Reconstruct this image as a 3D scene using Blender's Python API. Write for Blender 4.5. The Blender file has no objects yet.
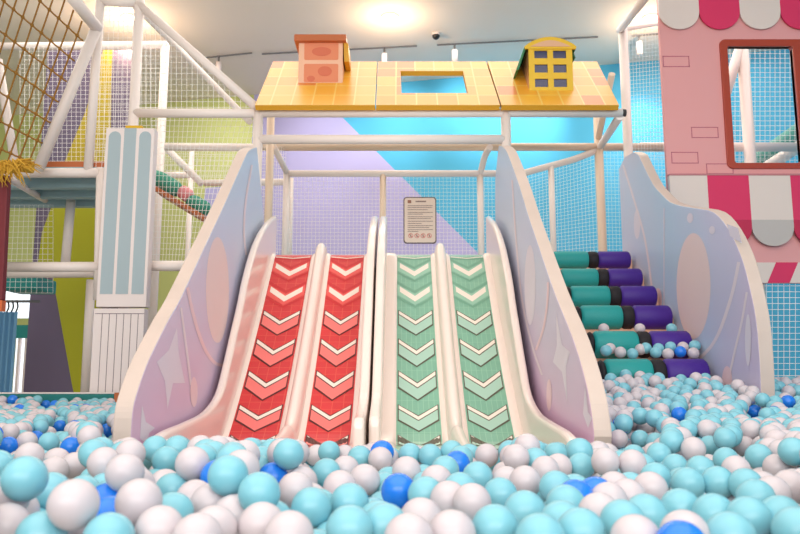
import bpy, bmesh, math, random
import numpy as np
from mathutils import Vector, Matrix
random.seed(5)
SC = bpy.context.scene
COL = SC.collection
# ------------------------------------------------------------------ camera
F_PX = 770.0
PITCH = math.radians(8.5)
CAM_Z = 0.42
cd = bpy.data.cameras.new('camera')
cam = bpy.data.objects.new('camera', cd); COL.objects.link(cam)
cam.location = (0, 0, CAM_Z)
cam.rotation_euler = (math.pi / 2 + PITCH, 0, 0)
cd.sensor_width = 36.0
cd.lens = F_PX / 800 * 36.0
cd.clip_start = 0.05
cd.dof.use_dof = True
cd.dof.focus_distance = 4.2
cd.dof.aperture_fstop = 5.6
SC.camera = cam
# ------------------------------------------------------------------ light
W = bpy.data.worlds.new('daylight'); SC.world = W; W.use_nodes = True
wb = W.node_tree.nodes['Background']
wb.inputs[0].default_value = (1.0, 0.97, 0.94, 1); wb.inputs[1].default_value = 1.35
SC.view_settings.view_transform = 'Standard'
SC.view_settings.look = 'None'
SC.view_settings.exposure = 0.1
SC.view_settings.gamma = 1.0
SC.view_settings.use_curve_mapping = False

def area(name, loc, target, sx, sy, power, col):
    l = bpy.data.lights.new(name, 'AREA'); l.shape = 'RECTANGLE'; l.size = sx; l.size_y = sy
    l.energy = power; l.color = col
    o = bpy.data.objects.new(name, l); COL.objects.link(o)
    o.location = loc; o.rotation_euler = (Vector(target) - Vector(loc)).to_track_quat('-Z', 'Y').to_euler()
    return o
area('back_fill', (0.0, 7.6, 4.4), (0.0, 7.6, 0), 9.0, 2.5, 150, (1.0, 0.93, 0.86))  # added fill to brighten the back area, no fitting there
area('hall_fill', (-0.5, 1.0, 4.3), (-0.5, 1.0, 0), 7.0, 5.0, 150, (1.0, 0.90, 0.82))  # added overhead fill, stands for no known lamp
area('front_fill', (0.0, -3.5, 2.6), (0.0, 5.0, 3.4), 8.0, 2.6, 210, (1.0, 0.97, 0.94))  # added fill behind the camera, tilted up to the ceiling; no known window

# ------------------------------------------------------------------ helpers
CP, SP = math.cos(PITCH), math.sin(PITCH)
def pt(u, v, X=None, Y=None, Z=None):
    """the point on the sight line of photograph pixel (u, v) that lies on the given plane"""
    xc = (u - 400) / F_PX; yc = (267 - v) / F_PX
    d = (xc, CP - yc * SP, SP + yc * CP)
    if Y is not None: t = Y / d[1]
    elif X is not None: t = X / d[0]
    else: t = (Z - CAM_Z) / d[2]
    return Vector((d[0] * t, d[1] * t, CAM_Z + d[2] * t))
def proj_v(P):
    dz = P[2] - CAM_Z
    t = P[1] * CP + dz * SP
    return 267 - F_PX * (-P[1] * SP + dz * CP) / t

def lin(rgb):
    out = []
    for c in rgb:
        c = c / 255
        out.append(c / 12.92 if c <= 0.04045 else ((c + 0.055) / 1.055) ** 2.4)
    return (*out, 1)
MATS = {}
def mat(name, hexc, rough=0.5, spec=0.5, emit=0, bump=None, coat=0, metal=0, vary=None, trans=0, sss=0):
    m = bpy.data.materials.new(name); m.use_nodes = True; MATS[name] = m
    nt = m.node_tree; b = nt.nodes['Principled BSDF']
    b.inputs['Base Color'].default_value = lin(hexc)
    b.inputs['Roughness'].default_value = rough
    b.inputs['Specular IOR Level'].default_value = spec
    b.inputs['Metallic'].default_value = metal
    b.inputs['Coat Weight'].default_value = coat
    b.inputs['Coat Roughness'].default_value = 0.12
    b.inputs['Transmission Weight'].default_value = trans
    if sss:
        b.inputs['Subsurface Weight'].default_value = sss
        b.inputs['Subsurface Radius'].default_value = (0.02, 0.02, 0.02)
        b.inputs['Subsurface Scale'].default_value = 1.0
    if emit:
        b.inputs['Emission Color'].default_value = lin(hexc); b.inputs['Emission Strength'].default_value = emit
    if vary:   # (scale, amount): small wear in the colour
        tc = nt.nodes.new('ShaderNodeTexCoord'); nz = nt.nodes.new('ShaderNodeTexNoise'); nz.inputs['Scale'].default_value = vary[0]
        nz.inputs['Detail'].default_value = 4
        mr = nt.nodes.new('ShaderNodeMapRange'); mr.inputs[1].default_value = 0.3; mr.inputs[2].default_value = 0.7
        mr.inputs[3].default_value = 1 - vary[1]; mr.inputs[4].default_value = 1 + vary[1]
        hs = nt.nodes.new('ShaderNodeHueSaturation'); hs.inputs['Color'].default_value = lin(hexc)
        nt.links.new(tc.outputs['Object'], nz.inputs['Vector']); nt.links.new(nz.outputs[0], mr.inputs[0])
        nt.links.new(mr.outputs[0], hs.inputs['Value']); nt.links.new(hs.outputs[0], b.inputs['Base Color'])
    if bump:   # (scale, strength)
        tc = nt.nodes.new('ShaderNodeTexCoord'); nz = nt.nodes.new('ShaderNodeTexNoise'); nz.inputs['Scale'].default_value = bump[0]
        bp = nt.nodes.new('ShaderNodeBump'); bp.inputs['Strength'].default_value = bump[1]; bp.inputs['Distance'].default_value = 0.01
        nt.links.new(tc.outputs['Object'], nz.inputs['Vector']); nt.links.new(nz.outputs[0], bp.inputs['Height'])
        nt.links.new(bp.outputs[0], b.inputs['Normal'])
    return m
# room
mat('floor_vinyl', (185, 178, 166), 0.6); mat('ceiling_paint', (240, 232, 222), 0.9, 0.2)
mat('wall_green', (206, 214, 140), 0.8, 0.2); mat('wall_lavender', (188, 184, 232), 0.75, 0.25); mat('wall_blue', (86, 184, 224), 0.75, 0.25)
mat('wall_white', (213, 218, 216), 0.85, 0.2)
mat('purple_board', (110, 98, 124), 0.7); mat('yellow_board', (190, 168, 34), 0.6); mat('olive_board', (178, 178, 26), 0.6)
# play equipment
mat('pipe_white', (242, 230, 224), 0.42, bump=(25, .12)); mat('pipe_warm_lit', (230, 207, 184), 0.45, bump=(25, .12))
mat('net_white', (250, 248, 246), 0.8, 0.2); mat('net_rope', (150, 108, 52), 0.9, 0.1, bump=(180, .5))
mat('foam_cream', (208, 190, 180), 0.5, vary=(4, .04)); mat('slide_cream', (248, 232, 223), 0.28, coat=0.5)
mat('mat_red', (210, 48, 56), 0.38, coat=0.3); mat('chev_pink', (242, 124, 120), 0.35, coat=0.3); mat('chev_white', (244, 233, 221), 0.35, coat=0.3)
mat('chev_outline', (90, 38, 38), 0.5); mat('mat_green', (118, 172, 148), 0.38, coat=0.3); mat('chev_mint', (170, 208, 192), 0.35, coat=0.3)
mat('green_outline', (92, 90, 76), 0.5); mat('chev_red_soft', (236, 92, 88), 0.38, coat=0.3); mat('chev_green_soft', (154, 202, 180), .38, coat=.3)
mat('roof_edge', (220, 160, 40), 0.45); mat('deck_blue', (160, 190, 198), 0.6); mat('teal_pad', (31, 143, 138), 0.6, bump=(60, .2)); mat('dark_teal', (15, 118, 115), 0.6)
mat('roller_teal', (30, 158, 156), 0.55, bump=(90, .15)); mat('roller_purple', (62, 24, 138), 0.55, bump=(90, .15)); mat('black_strap', (22, 18, 26), 0.7)
mat('facade_pink', (234, 164, 164), 0.65); mat('awning_magenta', (224, 48, 98), 0.6); mat('awning_white', (232, 214, 206), 0.6); mat('brick_line', (192, 106, 124), 0.7)
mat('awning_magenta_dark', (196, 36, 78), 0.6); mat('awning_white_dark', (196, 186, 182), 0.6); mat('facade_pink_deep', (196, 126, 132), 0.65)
mat('window_red', (176, 62, 38), 0.4, coat=.2); mat('castle_white', (236, 224, 222), 0.5); mat('castle_blue', (166, 184, 192), 0.5); mat('castle_groove', (143, 127, 132), 0.7)
mat('brick_peach', (229, 138, 100), 0.55); mat('brick_pale', (242, 191, 160), 0.55); mat('brick_spot', (216, 113, 82), .55); mat('chimney_cap', (192, 104, 58), 0.5)
mat('dormer_yellow', (232, 189, 42), 0.45); mat('dormer_green', (44, 122, 76), 0.5); mat('dormer_glass', (39, 48, 92), 0.08, coat=.6); mat('dormer_peach', (224, 176, 140), 0.5)
mat('sign_paper', (228, 206, 190), 0.35); mat('sign_border', (95, 76, 80), 0.5); mat('sign_red', (208, 96, 90), 0.5); mat('sign_ink', (138, 112, 104), 0.6); mat('sign_brown', (156, 102, 80), 0.6)
mat('print_ellipse', (238, 214, 212), 0.5); mat('print_pale', (228, 220, 232), 0.5); mat('print_line', (232, 220, 228), 0.5); mat('print_pink', (238, 208, 214), 0.5)
mat('ball_white', (208, 199, 205), 0.27, 0.5, sss=0.25); mat('ball_cyan', (132, 198, 214), 0.25, 0.5, sss=0.2); mat('ball_blue', (36, 128, 236), 0.22, 0.5, sss=.1)
mat('dark_red_board', (116, 32, 42), 0.6); mat('orange_board', (216, 108, 56), 0.6); mat('black_metal', (28, 26, 28), 0.4); mat('track_grey', (119, 119, 122), 0.5)
mat('lamp_glow', (255, 240, 220), 0.5, emit=10); mat('window_glow', (238, 248, 255), 0.5, emit=1.0); mat('curtain_blue', (110, 160, 195), 0.8); mat('yellow_trim', (224, 176, 16), 0.6)
mat('rubber_end', (58, 56, 56), 0.6); mat('pink_cushion', (216, 138, 144), 0.6); mat('green_cushion', (47, 143, 120), 0.6); mat('wood_red', (192, 106, 60), 0.6)
mat('raffia', (216, 168, 58), 0.9); mat('slide_tube_green', (79, 154, 144), 0.5)

def printed(name, stops, axis, scale=1.0, off=0.0, wob=0.25):
    """printed vinyl: broad soft patches of several inks running along one object axis"""
    m = bpy.data.materials.new(name); m.use_nodes = True; MATS[name] = m
    nt = m.node_tree; b = nt.nodes['Principled BSDF']; b.inputs['Roughness'].default_value = 0.42
    b.inputs['Coat Weight'].default_value = 0.25; b.inputs['Coat Roughness'].default_value = .25
    tc = nt.nodes.new('ShaderNodeTexCoord'); sx = nt.nodes.new('ShaderNodeSeparateXYZ'); nt.links.new(tc.outputs['Object'], sx.inputs[0])
    nz = nt.nodes.new('ShaderNodeTexNoise'); nz.inputs['Scale'].default_value = 1.6; nz.inputs['Detail'].default_value = 1.0
    nt.links.new(tc.outputs['Object'], nz.inputs['Vector'])
    a = nt.nodes.new('ShaderNodeMath'); a.operation = 'MULTIPLY_ADD'; a.inputs[1].default_value = scale; a.inputs[2].default_value = off
    nt.links.new(sx.outputs[axis], a.inputs[0])
    w = nt.nodes.new('ShaderNodeMath'); w.operation = 'MULTIPLY_ADD'; w.inputs[1].default_value = wob; nt.links.new(nz.outputs[0], w.inputs[0]); nt.links.new(a.outputs[0], w.inputs[2])
    r = nt.nodes.new('ShaderNodeValToRGB'); nt.links.new(w.outputs[0], r.inputs[0])
    while len(r.color_ramp.elements) < len(stops): r.color_ramp.elements.new(0.5)
    for e, (p, c) in zip(r.color_ramp.elements, stops): e.position = p; e.color = lin(c)
    nt.links.new(r.outputs[0], b.inputs['Base Color'])
printed('print_wing', [(0.10, (222, 180, 212)), (0.34, (216, 196, 222)), (0.60, (208, 208, 232)), (0.9, (204, 218, 238))], 2, 0.55, -0.05, 0.22)
printed('print_wave', [(0.15, (214, 200, 226)), (0.40, (196, 208, 232)), (0.62, (186, 212, 236)), (0.9, (206, 210, 232))], 1, 0.34, -1.45, 0.3)

def brick_mat(name, c1, c2, mortar, bw, rh, msize, bias=-.5, rot=(0, 0, 0), offs=0.5, rough=.4, coat=.2, loc=(0, 0, 0)):
    m = bpy.data.materials.new(name); m.use_nodes = True; MATS[name] = m
    nt = m.node_tree; b = nt.nodes['Principled BSDF']; b.inputs['Roughness'].default_value = rough
    b.inputs['Coat Weight'].default_value = coat; b.inputs['Coat Roughness'].default_value = .3
    tc = nt.nodes.new('ShaderNodeTexCoord'); mp = nt.nodes.new('ShaderNodeMapping'); mp.inputs['Rotation'].default_value = rot
    mp.inputs['Location'].default_value = loc
    br = nt.nodes.new('ShaderNodeTexBrick'); br.offset = offs
    br.inputs['Color1'].default_value = lin(c1); br.inputs['Color2'].default_value = lin(c2); br.inputs['Mortar'].default_value = lin(mortar)
    br.inputs['Scale'].default_value = 1.0; br.inputs['Brick Width'].default_value = bw; br.inputs['Row Height'].default_value = rh
    br.inputs['Mortar Size'].default_value = msize; br.inputs['Bias'].default_value = bias; br.inputs['Mortar Smooth'].default_value = 0
    nt.links.new(tc.outputs['UV'], mp.inputs[0]); nt.links.new(mp.outputs[0], br.inputs['Vector']); nt.links.new(br.outputs['Color'], b.inputs['Base Color'])
    return m

class MB:
    """collects faces, then links them as ONE mesh object"""
    def __init__(s): s.v = []; s.f = []; s.m = []; s.uv = {}; s.names = []; s.sm = []
    def mi(s, name):
        if name not in s.names: s.names.append(name)
        return s.names.index(name)
    def face(s, pts, m, smooth=False, uv=None):
        k = len(s.v); s.v += [tuple(p) for p in pts]; s.f.append(tuple(range(k, k + len(pts)))); s.m.append(s.mi(m)); s.sm.append(smooth)
        if uv: s.uv[len(s.f) - 1] = uv
    def grid(s, rows, m, smooth=True, closed=False, caps=False):
        k = len(s.v); n = len(rows[0])
        for r in rows: s.v += [tuple(p) for p in r]
        for i in range(len(rows) - 1):
            for j in range(n if closed else n - 1):
                j2 = (j + 1) % n
                s.f.append((k + i * n + j, k + i * n + j2, k + (i + 1) * n + j2, k + (i + 1) * n + j)); s.m.append(s.mi(m)); s.sm.append(smooth)
        if caps:
            s.f.append(tuple(k + j for j in reversed(range(n)))); s.m.append(s.mi(m)); s.sm.append(False)
            e = k + (len(rows) - 1) * n
            s.f.append(tuple(e + j for j in range(n))); s.m.append(s.mi(m)); s.sm.append(False)
    def box(s, a, b, m):
        x0, y0, z0 = a; x1, y1, z1 = b; k = len(s.v)
        s.v += [(x0, y0, z0), (x1, y0, z0), (x1, y1, z0), (x0, y1, z0), (x0, y0, z1), (x1, y0, z1), (x1, y1, z1), (x0, y1, z1)]
        for f in ((0, 3, 2, 1), (4, 5, 6, 7), (0, 1, 5, 4), (1, 2, 6, 5), (2, 3, 7, 6), (3, 0, 4, 7)):
            s.f.append(tuple(k + i for i in f)); s.m.append(s.mi(m)); s.sm.append(False)
    def tube(s, path, r, m, seg=12, caps=True):
        path = [Vector(p) for p in path]; rows = []; up = None
        for i, p in enumerate(path):
            d = (path[min(i + 1, len(path) - 1)] - path[max(i - 1, 0)]).normalized()
            if up is None:
                up = Vector((0, 0, 1)) if abs(d.z) < 0.9 else Vector((0, 1, 0))
            a = d.cross(up).normalized(); b = a.cross(d).normalized(); up = b
            rr = r[i] if isinstance(r, (list, tuple)) else r
            rows.append([p + a * math.cos(t) * rr + b * math.sin(t) * rr for t in [2 * math.pi * q / seg for q in range(seg)]])
        s.grid(rows, m, seg > 4, True, caps)
    def prism(s, poly, off, m, mside=None, mback=None):
        """extrude a planar polygon by a vector"""
        off = Vector(off); P = [Vector(p) for p in poly]; Q = [p + off for p in P]
        s.face(P, m); s.face(list(reversed(Q)), mback or m)
        n = len(P)
        for i in range(n): s.face([P[i], Q[i], Q[(i + 1) % n], P[(i + 1) % n]], mside or m)
    def build(s, name, parent=None, bevel=None, merge=True, recalc=True, seg=2, harden=False):
        me = bpy.data.meshes.new(name); me.from_pydata(s.v, [], s.f)
        for n in s.names: me.materials.append(MATS[n])
        me.polygons.foreach_set('material_index', s.m); me.polygons.foreach_set('use_smooth', s.sm)
        if s.uv:
            ul = me.uv_layers.new(name='UVMap')
            for fi, uvs in s.uv.items():
                for li, c in zip(me.polygons[fi].loop_indices, uvs): ul.data[li].uv = c
        me.update()
        if merge or recalc:
            bm = bmesh.new(); bm.from_mesh(me)
            if merge: bmesh.ops.remove_doubles(bm, verts=bm.verts, dist=1e-5)
            if recalc: bmesh.ops.recalc_face_normals(bm, faces=bm.faces)
            bm.to_mesh(me); bm.free()
        o = bpy.data.objects.new(name, me); COL.objects.link(o); o.parent = parent
        if parent is not None and parent.type == 'EMPTY': o.location = -parent.location
        if bevel:
            md = o.modifiers.new('bevel', 'BEVEL'); md.width = bevel; md.segments = seg; md.limit_method = 'ANGLE'; md.angle_limit = math.radians(35)
        return o
def origin_to(o, loc):
    """move a mesh object's origin to loc without moving its shape"""
    loc = Vector(loc); o.data.transform(Matrix.Translation(-loc)); o.location = loc; return o
def tag(o, label=None, cat=None, group=None, kind=None):
    for k, v in (('label', label), ('category', cat), ('group', group), ('kind', kind)):
        if v: o[k] = v
    return o
def thing(name, label, cat, loc=(0, 0, 0), group=None):
    o = bpy.data.objects.new(name, None); COL.objects.link(o); o.location = loc; o.empty_display_size = .1
    return tag(o, label, cat, group)
def pipe(name, parent, path, r=0.04, m='pipe_white', seg=14):
    b = MB(); b.tube(path, r, m, seg); return b.build(name, parent)
def curve_pts(pts, n=8):
    """Catmull-Rom through points"""
    P = [Vector(p) for p in pts]; P = [P[0] * 2 - P[1]] + P + [P[-1] * 2 - P[-2]]; out = []
    for i in range(1, len(P) - 2):
        for k in range(n):
            t = k / n; a, b, c, d = P[i - 1], P[i], P[i + 1], P[i + 2]
            out.append(0.5 * ((2 * b) + (c - a) * t + (2 * a - 5 * b + 4 * c - d) * t * t + (3 * b - 3 * c + d - a) * t ** 3))
    out.append(P[-2]); return out
def net(name, parent, q, pitch=0.036, r=0.0013, m='net_white', inside=None):
    """knotted square net over the quad q (bottom-left, bottom-right, top-right, top-left)"""
    b = MB(); A, B, C, D = [Vector(p) for p in q]
    w = max((B - A).length, (C - D).length); h = max((D - A).length, (C - B).length)
    nu, nv = max(2, round(w / pitch)), max(2, round(h / pitch))
    def at(s, t): return A.lerp(B, s).lerp(D.lerp(C, s), t)
    def strand(fn, n):
        pts = [fn(k / n) for k in range(n + 1)]
        if inside is None: b.tube([pts[0], pts[-1]], r, m, 4, False); return
        run = []
        for p in pts:
            if inside(p): run.append(p)
            else:
                if len(run) > 1: b.tube([run[0], run[-1]], r, m, 4, False)
                run = []
        if len(run) > 1: b.tube([run[0], run[-1]], r, m, 4, False)
    for i in range(nu + 1): strand(lambda t, s=i / nu: at(s, t), 40)
    for j in range(nv + 1): strand(lambda s, t=j / nv: at(s, t), 40)
    return b.build(name, parent, merge=False, recalc=False)

# ------------------------------------------------------------------ the room
ROOM_X0, ROOM_X1, CEIL = -8.0, 6.0, 4.48
def wallY(x): return 9.5 - 0.222 * (x - 2.5)
b = MB(); b.box((ROOM_X0, -4, -.1), (ROOM_X1, 13, 0), 'floor_vinyl'); tag(b.build('floor'), kind='structure')
b = MB(); b.box((ROOM_X0, -4, CEIL), (ROOM_X1, 13, CEIL + .1), 'ceiling_paint'); tag(b.build('ceiling'), kind='structure')
b = MB(); b.box((ROOM_X0 - .1, -4, 0), (ROOM_X0, 13, CEIL), 'wall_white'); tag(b.build('wall_left'), kind='structure')
b = MB(); b.box((ROOM_X1, -4, 0), (ROOM_X1 + .1, 13, CEIL), 'wall_blue'); tag(b.build('wall_right'), kind='structure')
# back wall: painted green, lavender and blue fields meeting on slanted edges
nrm = Vector((0.222, 1, 0)).normalized()
def on_back(u, v):
    xc = (u - 400) / F_PX; yc = (267 - v) / F_PX
    d = Vector((xc, CP - yc * SP, SP + yc * CP)); o = Vector((0, 0, CAM_Z)); p0 = Vector((2.5, 9.5, 0))
    return o + d * ((p0 - o).dot(nrm) / d.dot(nrm))
def wp(x, z): return Vector((x, wallY(x), z))
def edge_at(pa, pb, z):   # x where the slanted colour edge crosses height z
    return pa.x + (pb.x - pa.x) * (z - pa.z) / (pb.z - pa.z)
g1, g2 = on_back(253, 120), on_back(250, 185)
d1, d2 = on_back(343, 118), on_back(475, 250)
xg_t = edge_at(g1, g2, CEIL); xg_b = xg_t - 2.0
g_mid = wp(g2.x, g2.z); 
xd_t, xd_b = edge_at(d1, d2, CEIL), edge_at(d1, d2, 0)
b = MB()
g_low = wp(on_back(205, 186).x, g2.z)
b.face([wp(ROOM_X0, 0), wp(g_low.x, 0), g_low, g_mid, wp(xg_t, CEIL), wp(ROOM_X0, CEIL)], 'wall_green')
b.face([wp(g_low.x, 0), wp(xd_b, 0), wp(xd_t, CEIL), wp(xg_t, CEIL), g_mid, g_low], 'wall_lavender')
b.face([wp(xd_b, 0), wp(ROOM_X1, 0), wp(ROOM_X1, CEIL), wp(xd_t, CEIL)], 'wall_blue')
tag(b.build('wall_back'), kind='structure')

# ceiling lamps
def downlight(u, v, label, r=.075, power=17):
    p = pt(u, v, Z=CEIL)
    t = thing('downlight', label, 'ceiling lamp', (p.x, p.y, CEIL), 'downlights in the ceiling')
    m = MB(); n = 28
    ring = lambda rr, z: [Vector((p.x + rr * math.cos(2 * math.pi * i / n), p.y + rr * math.sin(2 * math.pi * i / n), z)) for i in range(n)]
    m.grid([ring(r + .025, CEIL), ring(r + .025, CEIL - .012), ring(r, CEIL - .02), ring(r, CEIL - .006)], 'castle_white', True, True)
    m.build('trim_ring', t)
    m = MB(); m.grid([ring(.001, CEIL - .024), ring(r * .6, CEIL - .021), ring(r, CEIL - .008)], 'lamp_glow', True, True); m.build('lens', t)
    l = bpy.data.lights.new('downlight_bulb', 'POINT'); l.energy = power; l.color = (1.0, .68, .42); l.shadow_soft_size = .06
    o = bpy.data.objects.new('downlight_bulb', l); COL.objects.link(o); o.parent = t; o.location = (0, 0, -.32)
downlight(130, 17, 'round ceiling downlight glowing behind the netting, at upper left of the photo')
downlight(390, 16, 'round ceiling downlight glowing above the yellow tiled roof')
downlight(651, 17, 'round ceiling downlight glowing beside the top of the pink house front')
# no lamps stand behind the camera; added area fills light the hall
# track rails with spot heads
def track(u0, v0, u1, v1, label, heads):
    a, c = pt(u0, v0, Z=CEIL - .02), pt(u1, v1, Z=CEIL - .02)
    t = thing('lighting_track', label, 'track light', a.lerp(c, .5), 'lighting tracks on the ceiling')
    m = MB(); m.tube([a, c], .011, 'track_grey', 4); m.build('rail', t)
    for (hu, hv, tu, tv, pw) in heads:
        h = a.lerp(c, (hu - u0) / (u1 - u0))
        m = MB(); m.tube([h, h - Vector((0, 0, .1))], .012, 'track_grey', 8)
        m.tube([h - Vector((0, 0, .08)), h - Vector((0, 0, .24))], .035, 'castle_white', 14)
        m.build('spot_head', t)
        tgt = on_back(tu, tv)
        l = bpy.data.lights.new('track_spot', 'SPOT'); l.energy = pw * .7; l.spot_size = math.radians(70); l.spot_blend = 1.0; l.shadow_soft_size = .03
        l.color = (1, .98, .95)
        o = bpy.data.objects.new('track_spot', l); COL.objects.link(o); o.parent = t
        lp = h - Vector((0, 0, .26)); o.location = lp - t.location; o.rotation_euler = (tgt - lp).to_track_quat('-Z', 'Y').to_euler()
track(203, 58, 252, 53, 'short grey lighting track behind the sloping white pipe, left of the roof', [(219, 56, 215, 150, 60)])
track(262, 54, 417, 46, 'grey lighting track passing behind the brick chimney', [(318, 50, 320, 150, 60), (385, 48, 395, 125, 90)])
track(437, 45, 598, 37, 'long grey lighting track passing behind the yellow dormer', [(455, 45, 470, 110, 90), (545, 40, 525, 125, 110)])
track(632, 36, 660, 34, 'short grey lighting track next to the pink house front', [(639, 36, 640, 140, 70)])
p = pt(436, 38, Z=CEIL - .06)
t = thing('security_camera', 'small black dome camera on the ceiling between two lighting tracks', 'camera', (p.x, p.y, CEIL))
m = MB(); m.tube([(p.x, p.y, CEIL), (p.x, p.y, CEIL - .03)], .05, 'castle_white', 20); m.build('base', t)
m = MB(); n = 20; m.grid([[Vector((p.x + .045 * math.cos(a) * math.sin(e), p.y + .045 * math.sin(a) * math.sin(e), CEIL - .03 - .05 * math.cos(e))) for a in [2 * math.pi * i / n for i in range(n)]] for e in [.05, .4, .8, 1.2, 1.57]], 'black_metal', True, True); m.build('dome', t)

# the painted partition behind the left bay
t = thing('painted_partition', 'tall purple board with yellow and olive wedges behind the left netting', 'partition', (pt(80, 393, Y=8.2).x, 8.2, 0))
PY = 8.2
xL, xR = pt(47, 60, Y=PY).x, pt(132, 60, Y=PY).x
zT = pt(80, 50, Y=PY).z; zmid = pt(80, 262, Y=PY).z
b = MB(); b.box((xL, PY, 0), (xR, PY + .06, zT), 'purple_board'); b.build('board', t)
def on_y(px, Y): return [pt(u, v, Y=Y) for u, v in px]
b = MB(); b.prism(on_y([(103, 50), (112, 50), (110, 168), (62, 168), (86, 110)], PY - .004), (0, .004, 0), 'yellow_board')
b.prism(on_y([(62, 168), (110, 168), (104, 262), (38, 262), (42, 232), (52, 205)], PY - .004), (0, .004, 0), 'olive_board')
b.prism(on_y([(50, 262), (104, 262), (96, 420), (80, 420), (72, 385)], PY - .004), (0, .004, 0), 'olive_board'); b.build('wedge', t)

# far left corner: bright opening, curtain, white cabinet
a0, a1 = pt(16, 345, Y=9.3), pt(34, 345, Y=9.3)
b = MB(); b.box((a0.x, 9.3, .05), (a1.x, 9.33, pt(20, 338, Y=9.3).z), 'window_glow'); tag(b.build('window_1'), kind='structure')
b = MB(); a0, a1 = pt(3, 300, Y=9.2), pt(36, 300, Y=9.2); b.box((a0.x - 1.2, 9.2, pt(20, 318, Y=9.2).z), (a1.x, 9.24, pt(20, 284, Y=9.2).z), 'window_glow'); tag(b.build('window_2'), kind='structure')
b = MB(); a0, a1 = pt(16, 300, Y=8.9), pt(50, 300, Y=8.9)
b.box((a0.x, 8.9, pt(20, 338, Y=8.9).z), (a1.x, 8.96, pt(20, 325, Y=8.9).z), 'teal_pad'); tag(b.build('padded_beam'), 'small teal padded beam over the bright opening at far left', 'beam')
cu = thing('curtain', 'blue curtain hanging from hooks at the left edge beside the bright opening', 'curtain', pt(8, 393, Y=7.2))
m = MB(); x0, x1 = pt(-22, 350, Y=7.2).x, pt(15, 350, Y=7.2).x; zt = pt(5, 312, Y=7.2).z
cols = [(x0 + (x1 - x0) * i / 40) for i in range(41)]
m.grid([[Vector((x, 7.2 + .03 * math.sin(i * 1.1), z)) for i, x in enumerate(cols)] for z in (.02, zt * .5, zt)], 'curtain_blue'); m.build('cloth', cu, merge=False, recalc=False)
m = MB(); m.tube([(x0, 7.2, zt + .1), (x1 + .2, 7.2, zt + .1)], .012, 'track_grey', 8); m.build('rail', cu)
for i in range(3):
    m = MB(); xx = pt(7 + 4.5 * i, 310, Y=7.2).x; m.tube(curve_pts([(xx, 7.2, zt), (xx + .02, 7.19, zt + .05), (xx, 7.2, zt + .11)], 4), .008, 'black_metal', 6); m.build('hook', cu)

for k in range(3):
    b = MB(); xx = pt(18 + 7 * k, 345, Y=9.25).x; b.box((xx, 9.24, .05), (xx + .03, 9.29, pt(20, 338, Y=9.25).z), 'castle_white'); tag(b.build('trim_%d' % (k + 1)), kind='structure')
# ------------------------------------------------------------------ ball pit
b = MB(); xe = pt(114, 395, Y=5.95).x
b.box((-5.2, 5.95, 0), (xe, 6.02, pt(50, 394, Y=5.95).z), 'dark_teal')
o = b.build('pit_border', bevel=.012); tag(o, 'low teal padded border along the back of the ball pit on the left', 'pit border')
zt = pt(50, 394, Y=5.95).z
b = MB(); b.box((-5.2, 5.955, zt), (xe, 6.04, zt + .012), 'castle_white'); b.build('top_edge', o, bevel=.004)
b = MB(); b.box((xe, 5.955, 0), (xe + .035, 6.04, zt + .01), 'wood_red'); b.build('end_piece', o)

# ------------------------------------------------------------------ slides
SH = 1.323
LY = [2.95, 3.4, 3.7, 3.95, 4.147, 4.77, 5.42, 5.5, 5.56, 5.75]
LZ = [.045, .05, .065, .098, .148, .647, 1.255, 1.318, 1.335, 1.338]
def lane(Y): return float(np.interp(Y, LY, LZ))
PROF = [p for p in curve_pts([Vector((0, y, z)) for y, z in zip(LY, LZ)], 5)]
def lane_s(Y):   # smooth version
    return float(np.interp(Y, [p.y for p in PROF], [p.z for p in PROF]))
YS = sorted(set([round(2.95 + i * .04, 3) for i in range(71)]))
rim_px = [(271.4, 216), (266, 220), (259.7, 227.6), (253.4, 239), (247, 257), (240.6, 281), (236, 304), (229, 334), (222, 364), (214, 393), (200, 411.6), (180, 422), (160, 430)]
RIM = [(lambda q: (q.y, q.z))(pt(u, v, X=-.97)) for u, v in rim_px]
def tall_wall(parent, x0, x1, ymin=3.0):
    top = [r for r in RIM if r[0] > ymin]
    ylast, zlast = top[-1]
    prof = [Vector((x0, y, z)) for y, z in top]
    if ylast > ymin + .05: prof.append(Vector((x0, ymin + .03, zlast - .02)))
    prof = curve_pts(prof, 4)
    prof += [Vector((x0, ymin, prof[-1].z - .03)), Vector((x0, ymin, .03))]
    prof += [Vector((x0, y, lane_s(y) - .07)) for y in np.linspace(3.5, 5.5, 24) if y > ymin]
    prof.append(Vector((x0, RIM[0][0], 1.25)))
    m = MB(); m.prism(prof, (x1 - x0, 0, 0), 'slide_cream')
    return m.build('side_wall', parent, bevel=.018, seg=3)
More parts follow.
